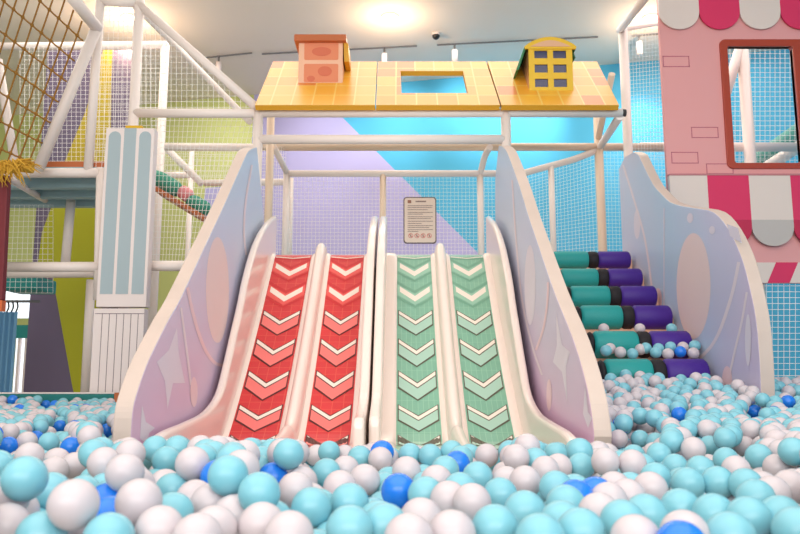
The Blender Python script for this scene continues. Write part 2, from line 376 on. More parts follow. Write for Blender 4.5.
def slide_unit(name, label, xl, xr, lanes, div, reds, wl, wr):
    t = thing(name, label, 'slide', ((xl + xr) / 2, 3.2, 0))
    # moulded bed: a smooth shell whose cross-section rises into round kerbs either side of each lane
    xs = list(np.linspace(xl + .02, xr - .02, 120))
    def hgt(x):
        for a, c in lanes:
            if a <= x <= c: return 0.0
        d = min(min(abs(x - a), abs(x - c)) for a, c in lanes)
        return 0.022 * (1 - math.exp(-d / .012))
    m = MB()
    m.grid([[Vector((x, y, lane_s(y) + hgt(x))) for x in xs] for y in YS], 'slide_cream')
    m.grid([[Vector((xl + .02, y, lane_s(y))) for y in YS], [Vector((xl + .02, y, max(lane_s(y) - .08, 0))) for y in YS]], 'slide_cream')
    m.grid([[Vector((xr - .02, y, lane_s(y))) for y in YS], [Vector((xr - .02, y, max(lane_s(y) - .08, 0))) for y in YS]], 'slide_cream')
    m.grid([[Vector((xl + .02, y, max(lane_s(y) - .08, 0))) for y in YS], [Vector((xr - .02, y, max(lane_s(y) - .08, 0))) for y in YS]], 'slide_cream')
    m.build('bed', t, recalc=True)
    tall_wall(t, *wl); tall_wall(t, *wr)
    # round divider between the two lanes
    rows = []
    x0, x1 = div; xm = (x0 + x1) / 2; hw = (x1 - x0) / 2
    ys = [3.05, 3.08, 3.12, 3.18, 3.26] + list(np.linspace(3.32, 5.42, 56)) + [5.46, 5.50, 5.53, 5.555, 5.57, 5.578]
    for i, y in enumerate(ys):
        e = 1.0
        if y > 5.46: e = math.sqrt(max(.003, 1 - ((y - 5.46) / .12) ** 2))
        if y < 3.26: e = math.sqrt(max(.003, 1 - ((3.26 - y) / .22) ** 2))
        hh = (.115 + .0 * e) * e
        base = lane_s(y) - .01
        rows.append([Vector((xm - hw * math.cos(a), y - math.sin(a) * .02, base + hh * math.sin(a) ** .7 if 0 < a < math.pi else base)) for a in [math.pi * k / 16 for k in range(17)]])
    m = MB(); m.grid(rows, 'slide_cream'); m.face(rows[0], 'slide_cream'); m.face(list(reversed(rows[-1])), 'slide_cream')
    m.build('divider', t)
    # lane mats with printed chevrons
    base_m, soft, fill, outl = ('mat_red', 'chev_red_soft', 'chev_pink', 'chev_outline') if reds else ('mat_green', 'chev_green_soft', 'chev_mint', 'green_outline')
    tile_m = 'lane_red' if reds else 'lane_green'; edge_m = 'mat_red' if reds else 'mat_green'
    for (a, c) in lanes:
        m = MB(); ny = [y for y in np.linspace(3.0, 5.54, 90)]; s = 0; last = None; acc = []
        for y in ny:
            z = lane_s(y)
            if last: s += math.hypot(y - last[0], z - last[1])
            last = (y, z); acc.append(s)
        for i in range(len(ny) - 1):
            y0, y1 = ny[i], ny[i + 1]; z0, z1 = lane_s(y0) + .004, lane_s(y1) + .004
            m.face([(a, y0, z0), (c, y0, z0), (c, y1, z1), (a, y1, z1)], tile_m, True, uv=[(0, acc[i]), (c - a, acc[i]), (c - a, acc[i + 1]), (0, acc[i + 1])])
        # arc position -> point
        def P(u, sv, lift):
            y = float(np.interp(sv, acc, ny)); z = lane_s(y)
            dy = .01; n = Vector((0, -(lane_s(y + dy) - lane_s(y - dy)), 2 * dy)).normalized()
            return Vector((a + (c - a) * u, y, z)) + n * (.004 + lift)
        def s_of_v(v):
            lo, hi = 3.6, 5.5
            for _ in range(40):
                mid = (lo + hi) / 2
                if proj_v((0, mid, lane_s(mid))) > v: lo = mid
                else: hi = mid
            return float(np.interp(lo, ny, acc))
        sh = [250, 262, 285, 311.5, 340, 372, 406, 436.5]
        ss = [s_of_v(v) for v in sh]; ss.append(ss[-1] - (ss[-3] - ss[-2])); ss.append(ss[-1] - (ss[-3] - ss[-2]) if len(ss) > 3 else ss[-1] - .17)
        def chev(s0, top, bot, apex, u0, u1, lift, mm):
            k = 6
            def line(off):
                L = [P(u0 + (0.5 - u0) * i / k, s0 - (off + apex * i / k), lift) for i in range(k + 1)]
                R = [P(.5 + (u1 - .5) * i / k, s0 - (off + apex * (1 - i / k)), lift) for i in range(1, k + 1)]
                return L + R
            m.grid([line(top), line((top + bot) / 2), line(bot)], mm, False)
        for i, s0 in enumerate(ss[:-1]):
            p_ = s0 - ss[i + 1]; ap = .37 * p_
            if i >= 3:
                chev(s0, -.04 * p_, .505 * p_, ap, .03, .97, .0010, outl)
                chev(s0, 0, .115 * p_, ap, .055, .945, .0020, 'chev_white')
                chev(s0, .15 * p_, .465 * p_, ap, .055, .945, .0020, fill)
            elif i > 0:
                chev(s0, -.14 * p_, -.04 * p_, ap, 0, 1, .0010, edge_m)
                chev(s0, .0, .42 * p_, ap, .02, .98, .0010, soft)
                chev(s0, .08 * p_, .29 * p_, ap, .08, .92, .0020, 'chev_white')
                chev(s0, .45 * p_, .52 * p_, ap, 0, 1, .0010, edge_m)
            else:
                chev(s0 - .02, 0, .12 * p_, ap * .6, .02, .98, .0010, 'chev_white'); chev(s0 - .02, .2 * p_, .34 * p_, ap * .6, 0, 1, .0010, edge_m)
        m.build('lane_mat', t, merge=False, recalc=False)
    return t
brick_mat('lane_red', (208, 44, 52), (216, 52, 58), (222, 96, 76), .062, .062, .0016, 0, offs=0.0, rough=.35, coat=.35)
brick_mat('lane_green', (122, 178, 154), (128, 184, 160), (146, 196, 172), .03, .09, .0016, 0, offs=0.0, rough=.35, coat=.35)
slide_unit('double_slide', 'double slide with two red lanes and pink chevrons, left of the tower centre', -.97, -.16,
           [(-.90, -.64), (-.50, -.26)], (-.612, -.528), True, (-.97, -.925), (-.215, -.162, 3.55))
slide_unit('double_slide', 'double slide with two mint green lanes and chevrons, right of the tower centre', -.148, .69,
           [(-.02, .22), (.36, .60)], (.248, .332), False, (-.148, -.095, 3.7), (.645, .69))

# ------------------------------------------------------------------ wing panels
def wing(name, label, Xo, Xi, rim, back, pm, decals):
    """thick foam panel: outline given on its outer face, printed picture on the faces, cream rim"""
    t = thing(name, label, 'side panel', (Xo, pt(*rim[0], X=Xo).y, 0))
    prof = curve_pts([pt(u, v, X=Xo) for u, v in rim], 3)
    f0 = prof[0]
    prof = [Vector((Xo, f0.y, 0))] + prof + [Vector((Xo, y, z)) for y, z in back]
    m = MB(); m.prism(prof, (Xi - Xo, 0, 0), pm, mside='foam_cream')
    m.build('panel', t, bevel=.006, seg=2)
    s = 1 if Xi > Xo else -1; lift = .0004
    for nm, polys in decals.items():
        for mm, poly in polys:
            lift += .0002
            m = MB(); Q = [pt(u, v, X=Xi + s * lift) for u, v in poly]; h_ = len(Q) // 2
            ok = [inpoly(q_, prof) for q_ in Q]
            if mm[-1] == '*':     # a stroke: a strip of quads, kept where it lies on the panel
                L_, R_ = Q[:h_], Q[h_:][::-1]
                for i in range(h_ - 1):
                    if ok[i] and ok[i + 1] and ok[-1 - i] and ok[-2 - i]: m.face([L_[i], L_[i + 1], R_[i + 1], R_[i]], mm[:-1])
            else:
                if not all(ok): print('decal outside', name, poly[0])
                m.face(Q, mm)
            if m.f: m.build(nm, t, recalc=False)
    return t
def inpoly(q_, prof):
    c_ = False; n = len(prof)
    for i in range(n):
        a, b_ = prof[i], prof[(i + 1) % n]
        if (a.z > q_.z) != (b_.z > q_.z) and q_.y < (b_.y - a.y) * (q_.z - a.z) / (b_.z - a.z) + a.y: c_ = not c_
    return c_
def ell(cx, cy, rx, ry, n=40): return [(cx + rx * math.cos(2 * math.pi * i / n), cy + ry * math.sin(2 * math.pi * i / n)) for i in range(n)]
def stroke(pts, w):
    P = [Vector((a, c, 0)) for a, c in pts]; P = curve_pts(P, 5); L = []; R = []
    for i, p in enumerate(P):
        d = (P[min(i + 1, len(P) - 1)] - P[max(i - 1, 0)]).normalized(); n = Vector((-d.y, d.x, 0)) * w / 2
        L.append((p + n)[:2]); R.append((p - n)[:2])
    return L + R[::-1]
lrim = [(112.5, 431), (114, 412), (118, 395), (129, 365), (141, 341), (154, 317), (165, 299), (188, 253), (210, 209), (225.5, 176), (236, 154), (241, 149), (247, 147)]
wing('side_panel', 'tall foam panel printed lilac with pale stars and an oval, left of the red slide', -1.07, -1.0, lrim,
     [(5.46, 1.72), (5.54, 1.60), (5.56, 1.4), (5.56, 0)], 'print_wing',
     {'printed_oval': [('print_ellipse', ell(217.5, 290, 11.5, 53))],
      'printed_star': [('print_pale', [(177, 328), (178.5, 352), (185, 383), (173, 383), (167.5, 409), (165, 381), (157, 362), (169, 350)]),
                       ('print_pale', [(142, 405), (146, 422), (155, 428), (149, 433), (147, 445), (140, 438)])],
      'printed_swirl': [('print_pink*', stroke([(186, 280), (194, 317), (204, 347), (214, 362), (224, 366)], 3.2)),
                        ('print_line*', stroke([(179, 292), (184, 330), (188, 360), (191, 385)], 2.2)),
                        ('print_pink', ell(194, 392, 3.6, 15)), ('print_line*', stroke([(252, 165), (246, 200), (244, 230), (246, 255)], 2.0))]})
rrim = [(612, 443), (612, 430), (605, 388), (590, 340), (569, 292), (551, 244), (540, 214), (530, 184), (518, 154), (513, 147), (508, 145.5)]
wing('side_panel', 'tall foam panel printed lilac with pale clouds, between green slide and climbing steps', .80, .73, rrim,
     [(5.75, 1.95), (5.78, 1.8), (5.78, 0)], 'print_wing',
     {'printed_oval': [('print_pale', ell(530, 285, 5.5, 40))],
      'printed_star': [('print_pale', [(556, 312), (562, 345), (570, 352), (566, 366), (567, 402), (562, 372), (553, 362), (557, 345)]),
                       ('print_pale', [(585, 385), (588, 412), (592, 418), (588, 428), (583, 414)])],
      'printed_swirl': [('print_line*', stroke([(512, 180), (516, 240), (522, 300), (532, 345), (542, 375)], 1.8)),
                        ('print_pink*', stroke([(546, 250), (548, 290), (544, 325), (536, 350)], 2.2)), ('print_pink', ell(549, 395, 2.6, 16))]})
wrim = [(775.5, 430), (775.5, 398), (774, 359), (770, 317), (762, 280), (754, 254), (741, 228), (726, 212), (707, 208), (694, 206), (681, 202), (672, 194), (663, 184), (652, 163), (648, 155), (643, 152)]
wv = wing('side_panel', 'wave-shaped foam panel printed light blue with a big pale oval, right of the climbing steps', 2.06, 1.98, wrim,
     [(6.58, pt(629, 157, X=2.02).z), (6.76, pt(620, 168, X=1.98).z), (6.77, 0)], 'print_wave',
     {'printed_oval': [('print_ellipse', ell(693.5, 286, 17, 53)), ('print_pale', ell(637, 224, 3.2, 15))],
      'printed_swirl': [('print_line*', stroke([(740, 255), (733, 290), (722, 325), (712, 345), (700, 358)], 3.2)),
                        ('print_line*', stroke([(748, 285), (742, 320), (735, 350), (727, 385)], 2.2)),
                        ('print_line*', stroke([(623, 165), (634, 200), (645, 240), (652, 290), (656, 330)], 2.0)),
                        ('print_pale*', stroke([(664, 172), (664, 352)], 1.0)),
                        ('print_pink', ell(658, 300, 4, 12)), ('print_pink', ell(727, 380, 5, 14)),
                        ('print_pale', [(727, 224), (738, 228), (742, 243), (736, 240), (730, 236)]), ('print_pale', ell(690, 218, 3, 5)), ('print_pale', ell(712, 230, 3, 4)),
                        ('print_pale', ell(748, 340, 3, 26))]})

# ------------------------------------------------------------------ climbing steps
st = thing('climbing_steps', 'padded steps with teal and purple rolls on black straps, between two foam panels', 'steps', (1.6, 4.9, 0))
SX0, SX1 = 1.295, 1.945
rolls = [(4.95, .054, .105), (5.21, .26, .093), (5.55, .472, .088), (5.85, .655, .084), (6.17, .84, .08), (6.46, 1.035, .075)]
m = MB()
for i, (y, zr, r) in enumerate(rolls):
    z = CAM_Z + zr; yb = rolls[i + 1][0] if i < 5 else 6.75
    m.box((SX0 - .03, y - .02, 0), (SX1 + .02, yb - .02, z - r * .15), 'wood_red' if i == 9 else 'brick_pale')
m.build('tread', st)
for i, (y, zr, r) in enumerate(rolls):
    z = CAM_Z + zr; xm = SX0 + (SX1 - SX0) * .46
    def roll(x0, x1, mm, nm, rr):
        n = 24; rows = []
        e = .022
        xs = [(x0, .72), (x0 + e * .3, .88), (x0 + e, 1), (x1 - e, 1), (x1 - e * .3, .88), (x1, .72)]
        for x, k in xs:
            rows.append([Vector((x, y - .01 + rr * k * .95 * math.cos(a), z - .012 + rr * k * math.sin(a))) for a in [2 * math.pi * q / n for q in range(n)]])
        g = MB(); g.grid(rows, mm, True, True, True); return g.build(nm, st)
    roll(SX0, xm + .0, 'roller_teal', 'teal_roll', r); roll(xm + .075, SX1, 'roller_purple', 'purple_roll', r)
    roll(xm - .01, xm + .085, 'black_strap', 'strap', r * .97); roll(SX0 - .04, SX0 + .004, 'black_strap', 'strap', r * .94)
m = MB(); m.box((.83, 4.95, 0), (SX0 - .03, 6.75, .3), 'brick_pale'); m.build('side_block', st)

# ------------------------------------------------------------------ central tower frame
fr = thing('play_tower', 'white padded pipe frame with platform and netting carrying the yellow tiled roof', 'play frame', (0.3, 6.0, 0))
FY, BY = 6.0, 7.2
def P2(u, v, Y=FY): return pt(u, v, Y=Y)
def vpost(u, v, Y, z1=None, z0=0, r=.04, m='pipe_white', parent=None, vt=None):
    q = pt(u, v, Y=Y); zt_ = z1 if z1 is not None else pt(u, vt, Y=Y).z
    return pipe('post', parent or fr, [(q.x, Y, z0), (q.x, Y, zt_)], r, m)
DZ = 1.30
m = MB(); m.box((-1.08, 5.82, DZ - .1), (.8, 7.3, DZ), 'deck_blue'); m.box((.8, 6.76, DZ - .1), (1.96, 7.3, DZ), 'deck_blue'); m.build('platform', fr, bevel=.01)
m = MB(); m.box((-.96, 5.84, 0), (.68, 5.88, DZ - .1), 'foam_cream'); m.build('light_blocker', fr)  # unseen panel added behind the slides to block light
zroof = P2(300, 113).z
vpost(258, 130, FY, zroof); vpost(506, 130, FY, zroof)
pipe('rail', fr, [P2(258, 113), P2(622, 113)], .036)
m = MB(); e = P2(622, 113); m.tube([e, e + Vector((.03, 0, 0))], .03, 'rubber_end', 14); m.build('pipe_cap', fr)
pipe('rail', fr, [P2(258, 139.5), P2(504, 139.5)], .038)
C = 'pipe_warm_lit'  # back pipes: tan tint of the warm lighting put into the pipe colour
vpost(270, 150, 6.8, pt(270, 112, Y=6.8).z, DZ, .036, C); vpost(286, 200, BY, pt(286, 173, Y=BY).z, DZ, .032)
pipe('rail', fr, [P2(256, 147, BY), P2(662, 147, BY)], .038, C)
pipe('rail', fr, [P2(286, 173.5, BY), P2(522, 173.5, BY)], .032)
pipe('rail', fr, curve_pts([P2(522, 173.5, BY), P2(550, 166, BY), P2(575, 159, BY), P2(597, 150, BY)], 5), .032)
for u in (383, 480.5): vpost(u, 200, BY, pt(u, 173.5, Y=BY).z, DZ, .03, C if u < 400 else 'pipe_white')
vpost(552, 200, BY, pt(552, 166, Y=BY).z, DZ, .03)
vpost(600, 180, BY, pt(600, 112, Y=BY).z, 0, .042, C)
pipe('brace', fr, [P2(274, 147, 6.8), P2(287, 173, BY)], .028); pipe('brace', fr, curve_pts([P2(490, 147, 6.9), P2(485, 156, 7.05), P2(480.5, 173, BY)], 4), .03)
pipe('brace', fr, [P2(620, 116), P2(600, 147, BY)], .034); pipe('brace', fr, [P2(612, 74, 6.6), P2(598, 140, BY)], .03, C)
# netting round the platform
zr = pt(400, 173.5, Y=BY).z
net('safety_net', fr, [(pt(286, 200, Y=BY).x, BY + .03, DZ), (pt(522, 200, Y=BY).x, BY + .03, DZ), (pt(522, 173.5, Y=BY).x, BY + .03, zr), (pt(286, 173.5, Y=BY).x, BY + .03, zr)])
net('safety_net', fr, [(pt(522, 200, Y=BY).x, BY + .03, DZ), (pt(600, 200, Y=BY).x, BY + .03, DZ), P2(598, 150, BY) + Vector((0, .03, 0)), (pt(522, 173.5, Y=BY).x, BY + .03, zr)])
net('safety_net', fr, [(pt(600, 200, Y=BY).x, BY + .03, .1), (pt(662, 200, Y=BY).x + .8, BY + .03, .1), P2(770, 147, BY) + Vector((0, .03, 0)), P2(600, 147, BY) + Vector((0, .03, 0))])
net('safety_net', fr, [(pt(262, 200, Y=6.9).x, 6.9, DZ), (pt(286, 200, Y=BY).x, BY, DZ), P2(286, 147, BY), P2(262, 147, 6.9)])
vpost(290, 200, 7.35, pt(290, 178, Y=7.35).z, DZ, .03)
pipe('rail', fr, [P2(205, 183, 7.6), P2(285, 182, 7.4)], .034)

# rules sign on the net
s0, s1 = P2(404.5, 198, BY - .06), P2(435.5, 242.5, BY - .06)
sg = thing('rules_sign', 'small cream notice board with fine print and four red prohibition symbols on the net', 'sign', ((s0.x + s1.x) / 2, BY - .06, s1.z))
def rrect(x0, z0, x1, z1, r, y, n=5):
    out = []
    for cx, cz, a0 in ((x1 - r, z1 - r, 0), (x0 + r, z1 - r, 90), (x0 + r, z0 + r, 180), (x1 - r, z0 + r, 270)):
        for k in range(n + 1):
            a = math.radians(a0 + 90 * k / n); out.append(Vector((cx + r * math.cos(a), y, cz + r * math.sin(a))))
    return out
yS = BY - .06; x0, x1, z0, z1 = s0.x, s1.x, s1.z, s0.z; wS, hS = x1 - x0, z1 - z0
m = MB(); m.prism(rrect(x0 - .01, z0 - .01, x1 + .01, z1 + .01, .03, yS), (0, .012, 0), 'sign_border'); m.build('frame', sg)
m = MB(); m.prism(rrect(x0, z0, x1, z1, .025, yS - .003), (0, .003, 0), 'sign_paper'); m.build('board', sg)
m = MB(); yl = yS - .005
def bar(u0, v0, u1, v1, mm): m.box((x0 + wS * u0, yl, z1 - hS * v1), (x0 + wS * u1, yl + .002, z1 - hS * v0), mm)
bar(.10, .05, .22, .12, 'sign_brown'); bar(.36, .065, .70, .095, 'sign_ink')
for k, (vv, ww) in enumerate([(.17, .92), (.21, .90), (.26, .75), (.32, .92), (.36, .60), (.42, .92), (.46, .85), (.52, .92), (.57, .55), (.62, .92), (.66, .8), (.71, .92), (.75, .45)]):
    bar(.10, vv, ww, vv + .012, 'sign_ink')
m.build('printed_text', sg)
for k in range(4):
    m = MB(); cx = x0 + wS * (.2 + .2 * k); cz = z1 - hS * .85; R_ = wS * .078; n = 20
    ring = lambda rr, y: [Vector((cx + rr * math.cos(2 * math.pi * i / n), y, cz + rr * math.sin(2 * math.pi * i / n))) for i in range(n)]
    m.grid([ring(R_, yl), ring(R_ * .78, yl)], 'sign_red', False, True)
    a = math.radians(-45); dx, dz = math.cos(a), math.sin(a); nx, nz = -dz * R_ * .12, dx * R_ * .12
    m.face([(cx - dx * R_ * .9 - nx, yl - .0005, cz - dz * R_ * .9 - nz), (cx + dx * R_ * .9 - nx, yl - .0005, cz + dz * R_ * .9 - nz), (cx + dx * R_ * .9 + nx, yl - .0005, cz + dz * R_ * .9 + nz), (cx - dx * R_ * .9 + nx, yl - .0005, cz - dz * R_ * .9 + nz)], 'sign_red')
    m.tube([(cx, yl, cz - R_ * .5), (cx, yl, cz + R_ * .2)], R_ * .16, 'sign_ink', 6); m.tube([(cx, yl, cz + R_ * .3), (cx, yl, cz + R_ * .55)], R_ * .13, 'sign_ink', 6)
    m.build('prohibition_symbol', sg)

# ------------------------------------------------------------------ yellow tiled roof
RY0 = 5.9
A_, B_ = pt(255, 105, Y=RY0), pt(619, 105, Y=RY0)
RY1 = 6.62; D_, C_ = pt(273, 61.5, Y=RY1), pt(597, 61.5, Y=RY1)
rf = thing('playhouse_roof', 'sloping yellow tiled roof in three panels above the slides', 'roof', ((A_.x + B_.x) / 2, RY0, A_.z))
sl = (D_ - A_); sl.x = 0; slen = sl.length; sdir = sl.normalized(); snor = Vector((0, -sdir.z, sdir.y))
def RP(u, v, lift=0):   # on the roof plane through its front edge
    o = Vector((0, 0, CAM_Z)); xc = (u - 400) / F_PX; yc = (267 - v) / F_PX
    d = Vector((xc, CP - yc * SP, SP + yc * CP)); q = A_ + snor * lift
    return o + d * ((q - o).dot(snor) / d.dot(snor))
m_ = brick_mat('roof_tile', (0, 0, 0), (255, 255, 255), (0, 0, 0), .168, .205, .006, 0.0, offs=0.0, rough=.35, coat=.35, loc=(.05, .0, 0))
nt_ = m_.node_tree; br_ = [n for n in nt_.nodes if n.type == 'TEX_BRICK'][0]; b_ = nt_.nodes['Principled BSDF']
rr_ = nt_.nodes.new('ShaderNodeValToRGB'); rr_.color_ramp.interpolation = 'CONSTANT'
for pos_, c_ in ((.3, (250, 182, 58)), (.62, (246, 174, 54)), (.86, (238, 142, 60))): e_ = rr_.color_ramp.elements.new(pos_); e_.color = lin(c_)
rr_.color_ramp.elements[0].color = lin((252, 190, 66)); rr_.color_ramp.elements[-1].color = lin((230, 138, 62))
mx_ = nt_.nodes.new('ShaderNodeMix'); mx_.data_type = 'RGBA'
nt_.links.new(br_.outputs['Color'], rr_.inputs[0]); nt_.links.new(br_.outputs['Fac'], mx_.inputs[0]); nt_.links.new(rr_.outputs[0], mx_.inputs[6])
mx_.inputs[7].default_value = lin((254, 214, 118)); nt_.links.new(mx_.outputs[2], b_.inputs['Base Color'])
def roof_uv(p): return (p.x - A_.x, (p - A_).dot(sdir))
def roof_panel(poly, hole=None):
    m = MB(); th = -snor * .045
    P = [RP(u, v) for u, v in poly]
    if hole:
        H = [RP(u, v) for u, v in hole]
        for i in range(4):
            q = [P[i], P[(i + 1) % 4], H[(i + 1) % 4], H[i]]
            m.face(q, 'roof_tile', uv=[roof_uv(k) for k in q]); m.face([k + th for k in reversed(q)], 'roof_edge')
            m.face([H[i], H[(i + 1) % 4], H[(i + 1) % 4] + th, H[i] + th], 'roof_edge')
    else:
        m.face(P, 'roof_tile', uv=[roof_uv(k) for k in P]); m.face([k + th for k in reversed(P)], 'roof_edge')
    for i in range(4): m.face([P[i], P[i] + th, P[(i + 1) % 4] + th, P[(i + 1) % 4]], 'roof_edge')
    return m.build('roof_panel', rf, recalc=True)
roof_panel([(255, 105), (375, 105), (377, 61.5), (273, 61.5)])
roof_panel([(376, 105), (500, 105), (486, 61.5), (378, 61.5)], [(401.5, 93), (468, 93), (463, 71), (400.5, 71)])
roof_panel([(501.5, 105), (619, 105), (597, 61.5), (487.5, 61.5)])
# roof skylight inner lip
# chimney
def box_on_roof(u0, u1, vb, vt, depth):
    q = RP((u0 + u1) / 2, vb); Y = q.y
    a, c = pt(u0, vb, Y=Y), pt(u1, vt, Y=Y); return a.x, c.x, Y, a.z, c.z
x0, x1, yc0, z0, z1 = box_on_roof(298, 343, 83, 42, .3)
ch = MB(); ch.box((x0, yc0, z0 - .0), (x1, yc0 + .34, z1), 'brick_pale'); cho = ch.build('chimney', rf, bevel=.006); cho['label'] = 'peach brick chimney standing on the roof'
wC, hC = x1 - x0, z1 - z0
m = MB(); y = yc0 - .004
m.prism(rrect(x0 + wC * .13, z0 + hC * .02, x1 - wC * .10, z0 + hC * .46, .012, y), (0, .004, 0), 'brick_peach')
m.prism(rrect(x0 + wC * .13, z0 + hC * .56, x1 - wC * .10, z0 + hC * .98, .012, y), (0, .004, 0), 'brick_peach')
def ellz(cx, cz, rx, rz, y, n=20): return [Vector((cx + rx * math.cos(2 * math.pi * i / n), y, cz + rz * math.sin(2 * math.pi * i / n))) for i in range(n)]
m.prism(ellz(x0 + wC * .52, z0 + hC * .76, wC * .22, hC * .11, y - .003), (0, .003, 0), 'brick_spot')
m.prism(ellz(x0 + wC * .60, z0 + hC * .28, wC * .16, hC * .12, y - .003), (0, .003, 0), 'brick_spot')
m.prism(ellz(x0 + wC * .29, z0 + hC * .10, wC * .09, hC * .07, y - .003), (0, .003, 0), 'brick_spot')
m.build('painted_brick', cho)
m = MB(); cz0, cz1 = pt(300, 40.5, Y=yc0 - .05).z, pt(300, 34, Y=yc0 - .05).z
m.box((x0 - .035, yc0 - .05, cz0), (x1 + .03, yc0 + .4, cz1), 'chimney_cap'); m.build('cap', cho, bevel=.006)
m = MB(); m.prism([(x1 + .006, yc0 - .0, cz0), (x1 + .045, yc0 - .0, cz0), (x1 + .055, yc0 - .0, z0 + hC * .52), (x1 + .012, yc0 - .0, z0 + hC * .52)], (0, .3, 0), 'roof_edge'); m.build('side_flap', cho)
# dormer
x0, x1, yd, z0, z1 = box_on_roof(529.5, 572, 90.5, 47, .3)
wD, hD = x1 - x0, z1 - z0
dm = MB(); cols = [.13, .41, .57, .85]; rowsz = [.09, .24, .42, .57, .74, .90]
xs = [0] + [.13, .43, .56, .86] + [1]; zs = [0] + [.08, .27, .41, .60, .74, .92] + [1]
for i in range(5):
    for j in range(7):
        if i in (1, 3) and j in (1, 3, 5): continue
        dm.box((x0 + wD * xs[i], yd, z0 + hD * zs[j]), (x0 + wD * xs[i + 1], yd + .02, z0 + hD * zs[j + 1]), 'dormer_yellow')
dm.box((x0, yd + .02, z0), (x0 + .015, yd + .42, z1), 'dormer_peach'); dm.box((x1 - .015, yd + .02, z0), (x1, yd + .42, z1), 'dormer_peach')
dmo = dm.build('dormer', rf, merge=False); dmo['label'] = 'yellow dormer with six dark windows on the roof'
for i in (1, 3):
    for j in (1, 3, 5):
        m = MB(); m.box((x0 + wD * xs[i], yd + .012, z0 + hD * zs[j]), (x0 + wD * xs[i + 1], yd + .016, z0 + hD * zs[j + 1]), 'dormer_glass'); m.build('window_pane', dmo)
# arched gable and curved roof of the dormer
arc = [(x0 - .035 + (wD + .07) * k / 14, z1 + .085 * math.sin(math.pi * k / 14) ** .8 if 0 < k < 14 else z1) for k in range(15)]
m = MB(); inner = [(x0 + wD * .03 + wD * .94 * k / 14, z1 - .002 + .055 * math.sin(math.pi * k / 14)) for k in range(15)]
m.prism([(a, yd - .012, c) for a, c in arc] + [(x1 + .03, yd - .012, z1 - .02), (x0 - .03, yd - .012, z1 - .02)], (0, .02, 0), 'dormer_yellow')
m.prism([(a, yd - .016, c) for a, c in inner], (0, .004, 0), 'dormer_peach'); m.build('gable', dmo)
m = MB(); m.grid([[Vector((a, yy, c)) for a, c in arc] for yy in (yd + .008, yd + .45)], 'dormer_green'); m.grid([[Vector((a, yy, c - .012)) for a, c in arc] for yy in (yd + .008, yd + .45)], 'dormer_green')
m.prism([(x0 - .035, yd, z1), (x0 - .02, yd, z1), (x0 - .085, yd + .0, z1 - .2), (x0 - .105, yd + .0, z1 - .2)], (0, .4, 0), 'dormer_green')
m.prism([(x1 + .035, yd + .1, z1), (x1 + .02, yd + .1, z1), (x1 + .04, yd + .1, z1 - .05), (x1 + .05, yd + .1, z1 - .05)], (0, .3, 0), 'dormer_green')
m.build('curved_roof', dmo)

# ------------------------------------------------------------------ left bay
lb = thing('climbing_bay', 'tall white pipe frame with decks and white netting at the left of the hall', 'play frame', (-2.4, 6.25, 0))
LYF, LYB = 6.25, 8.0
def L(u, v, Y=LYF): return pt(u, v, Y=Y)
q = L(134, 110); pipe('post', lb, [(q.x, LYF, 0), (q.x, LYF, 4.2)], .042)
pipe('rail', lb, [L(133, 113), P2(256, 113.5)], .038)
pipe('brace', lb, [L(136, 2), P2(257, 108)], .036)
pipe('brace', lb, [L(133, 4, 6.5), L(180, 50, 7.6), L(250, 122, 7.0)], .030)
pipe('rail', lb, [L(100, 1), L(138, 3)], .04)
pipe('post', lb, [L(101, -6), L(88, 172)], .038)
pipe('brace', lb, [L(98, 25, 6.1), L(38, 170, 6.1)], .045)
pipe('brace', lb, [L(68, -8, 5.6), L(97, 28, 6.1)], .05)
pipe('rail', lb, [L(-20, 47, LYB), L(168, 45, LYB)], .045)
pipe('post', lb, [L(165.5, 45, LYB), (L(165.5, 45, LYB).x, LYB, 0)], .045)
pipe('rail', lb, [L(165, 147, 7.2), L(256, 147.5, 7.2)], .036); pipe('rail', lb, [L(162, 175, LYB), L(190, 175, LYB)], .035)
pipe('brace', lb, [L(168, 150, 7.6), L(202, 184, 7.6)], .036)
pipe('post', lb, [L(192, 150, 8.6), (L(192, 150, 8.6).x, 8.6, 0)], .03)
# decks
def zpx(v, Y): return pt(100, v, Y=Y).z
zd = zpx(173, LYF)
xa, xb = L(14, 173).x, L(100, 173).x
pipe('rail', lb, [(xa, LYF, zd), (xb, LYF, zd)], .04)
m = MB(); m.box((xa - 1.2, LYF + .03, zd + .02), (xb + .05, LYF + 1.1, zd + .06), 'deck_blue')
for k in range(3): m.box((xa - 1.2, LYF + .25 + .36 * k, zd - .06), (xb + .05, LYF + .33 + .36 * k, zd + .02), 'deck_blue')
m.build('deck', lb, merge=False)
m = MB(); m.box((xa, LYF + .035, zd + .06), (xb + .02, LYF + .1, zd + .11), 'wood_red'); m.build('deck_edge', lb)
pipe('rail', lb, [L(5, 176, 6.0), L(45, 200, 7.1)], .03)
pipe('rail', lb, [L(3, 267), L(100, 267)], .042); pipe('rail', lb, [L(3, 274, 6.9), L(100, 273, 6.9)], .04)
pipe('rail', lb, [L(150, 266), L(190, 266)], .042)
pipe('post', lb, [L(71, 200, 7.1), L(65, 268, 7.1)], .042)
pipe('post', lb, [L(91, 280, 7.0), L(85, 395, 7.0)], .04)
pipe('post', lb, [L(100, 168), L(97, 300)], .03)
pipe('post', lb, [L(-2, 60), L(16, 170)], .035)
m = MB(); a, c = L(4, 291, 7.0), L(43, 277, 7.0); m.box((a.x, 6.9, a.z), (c.x, 7.3, c.z), 'teal_pad'); m.build('padded_step', lb, bevel=.02)
net('safety_net', lb, [L(4, 293, 6.88), L(53, 293, 6.88), L(53, 205, 6.88), L(10, 205, 6.88)], pitch=.05, r=.0018)
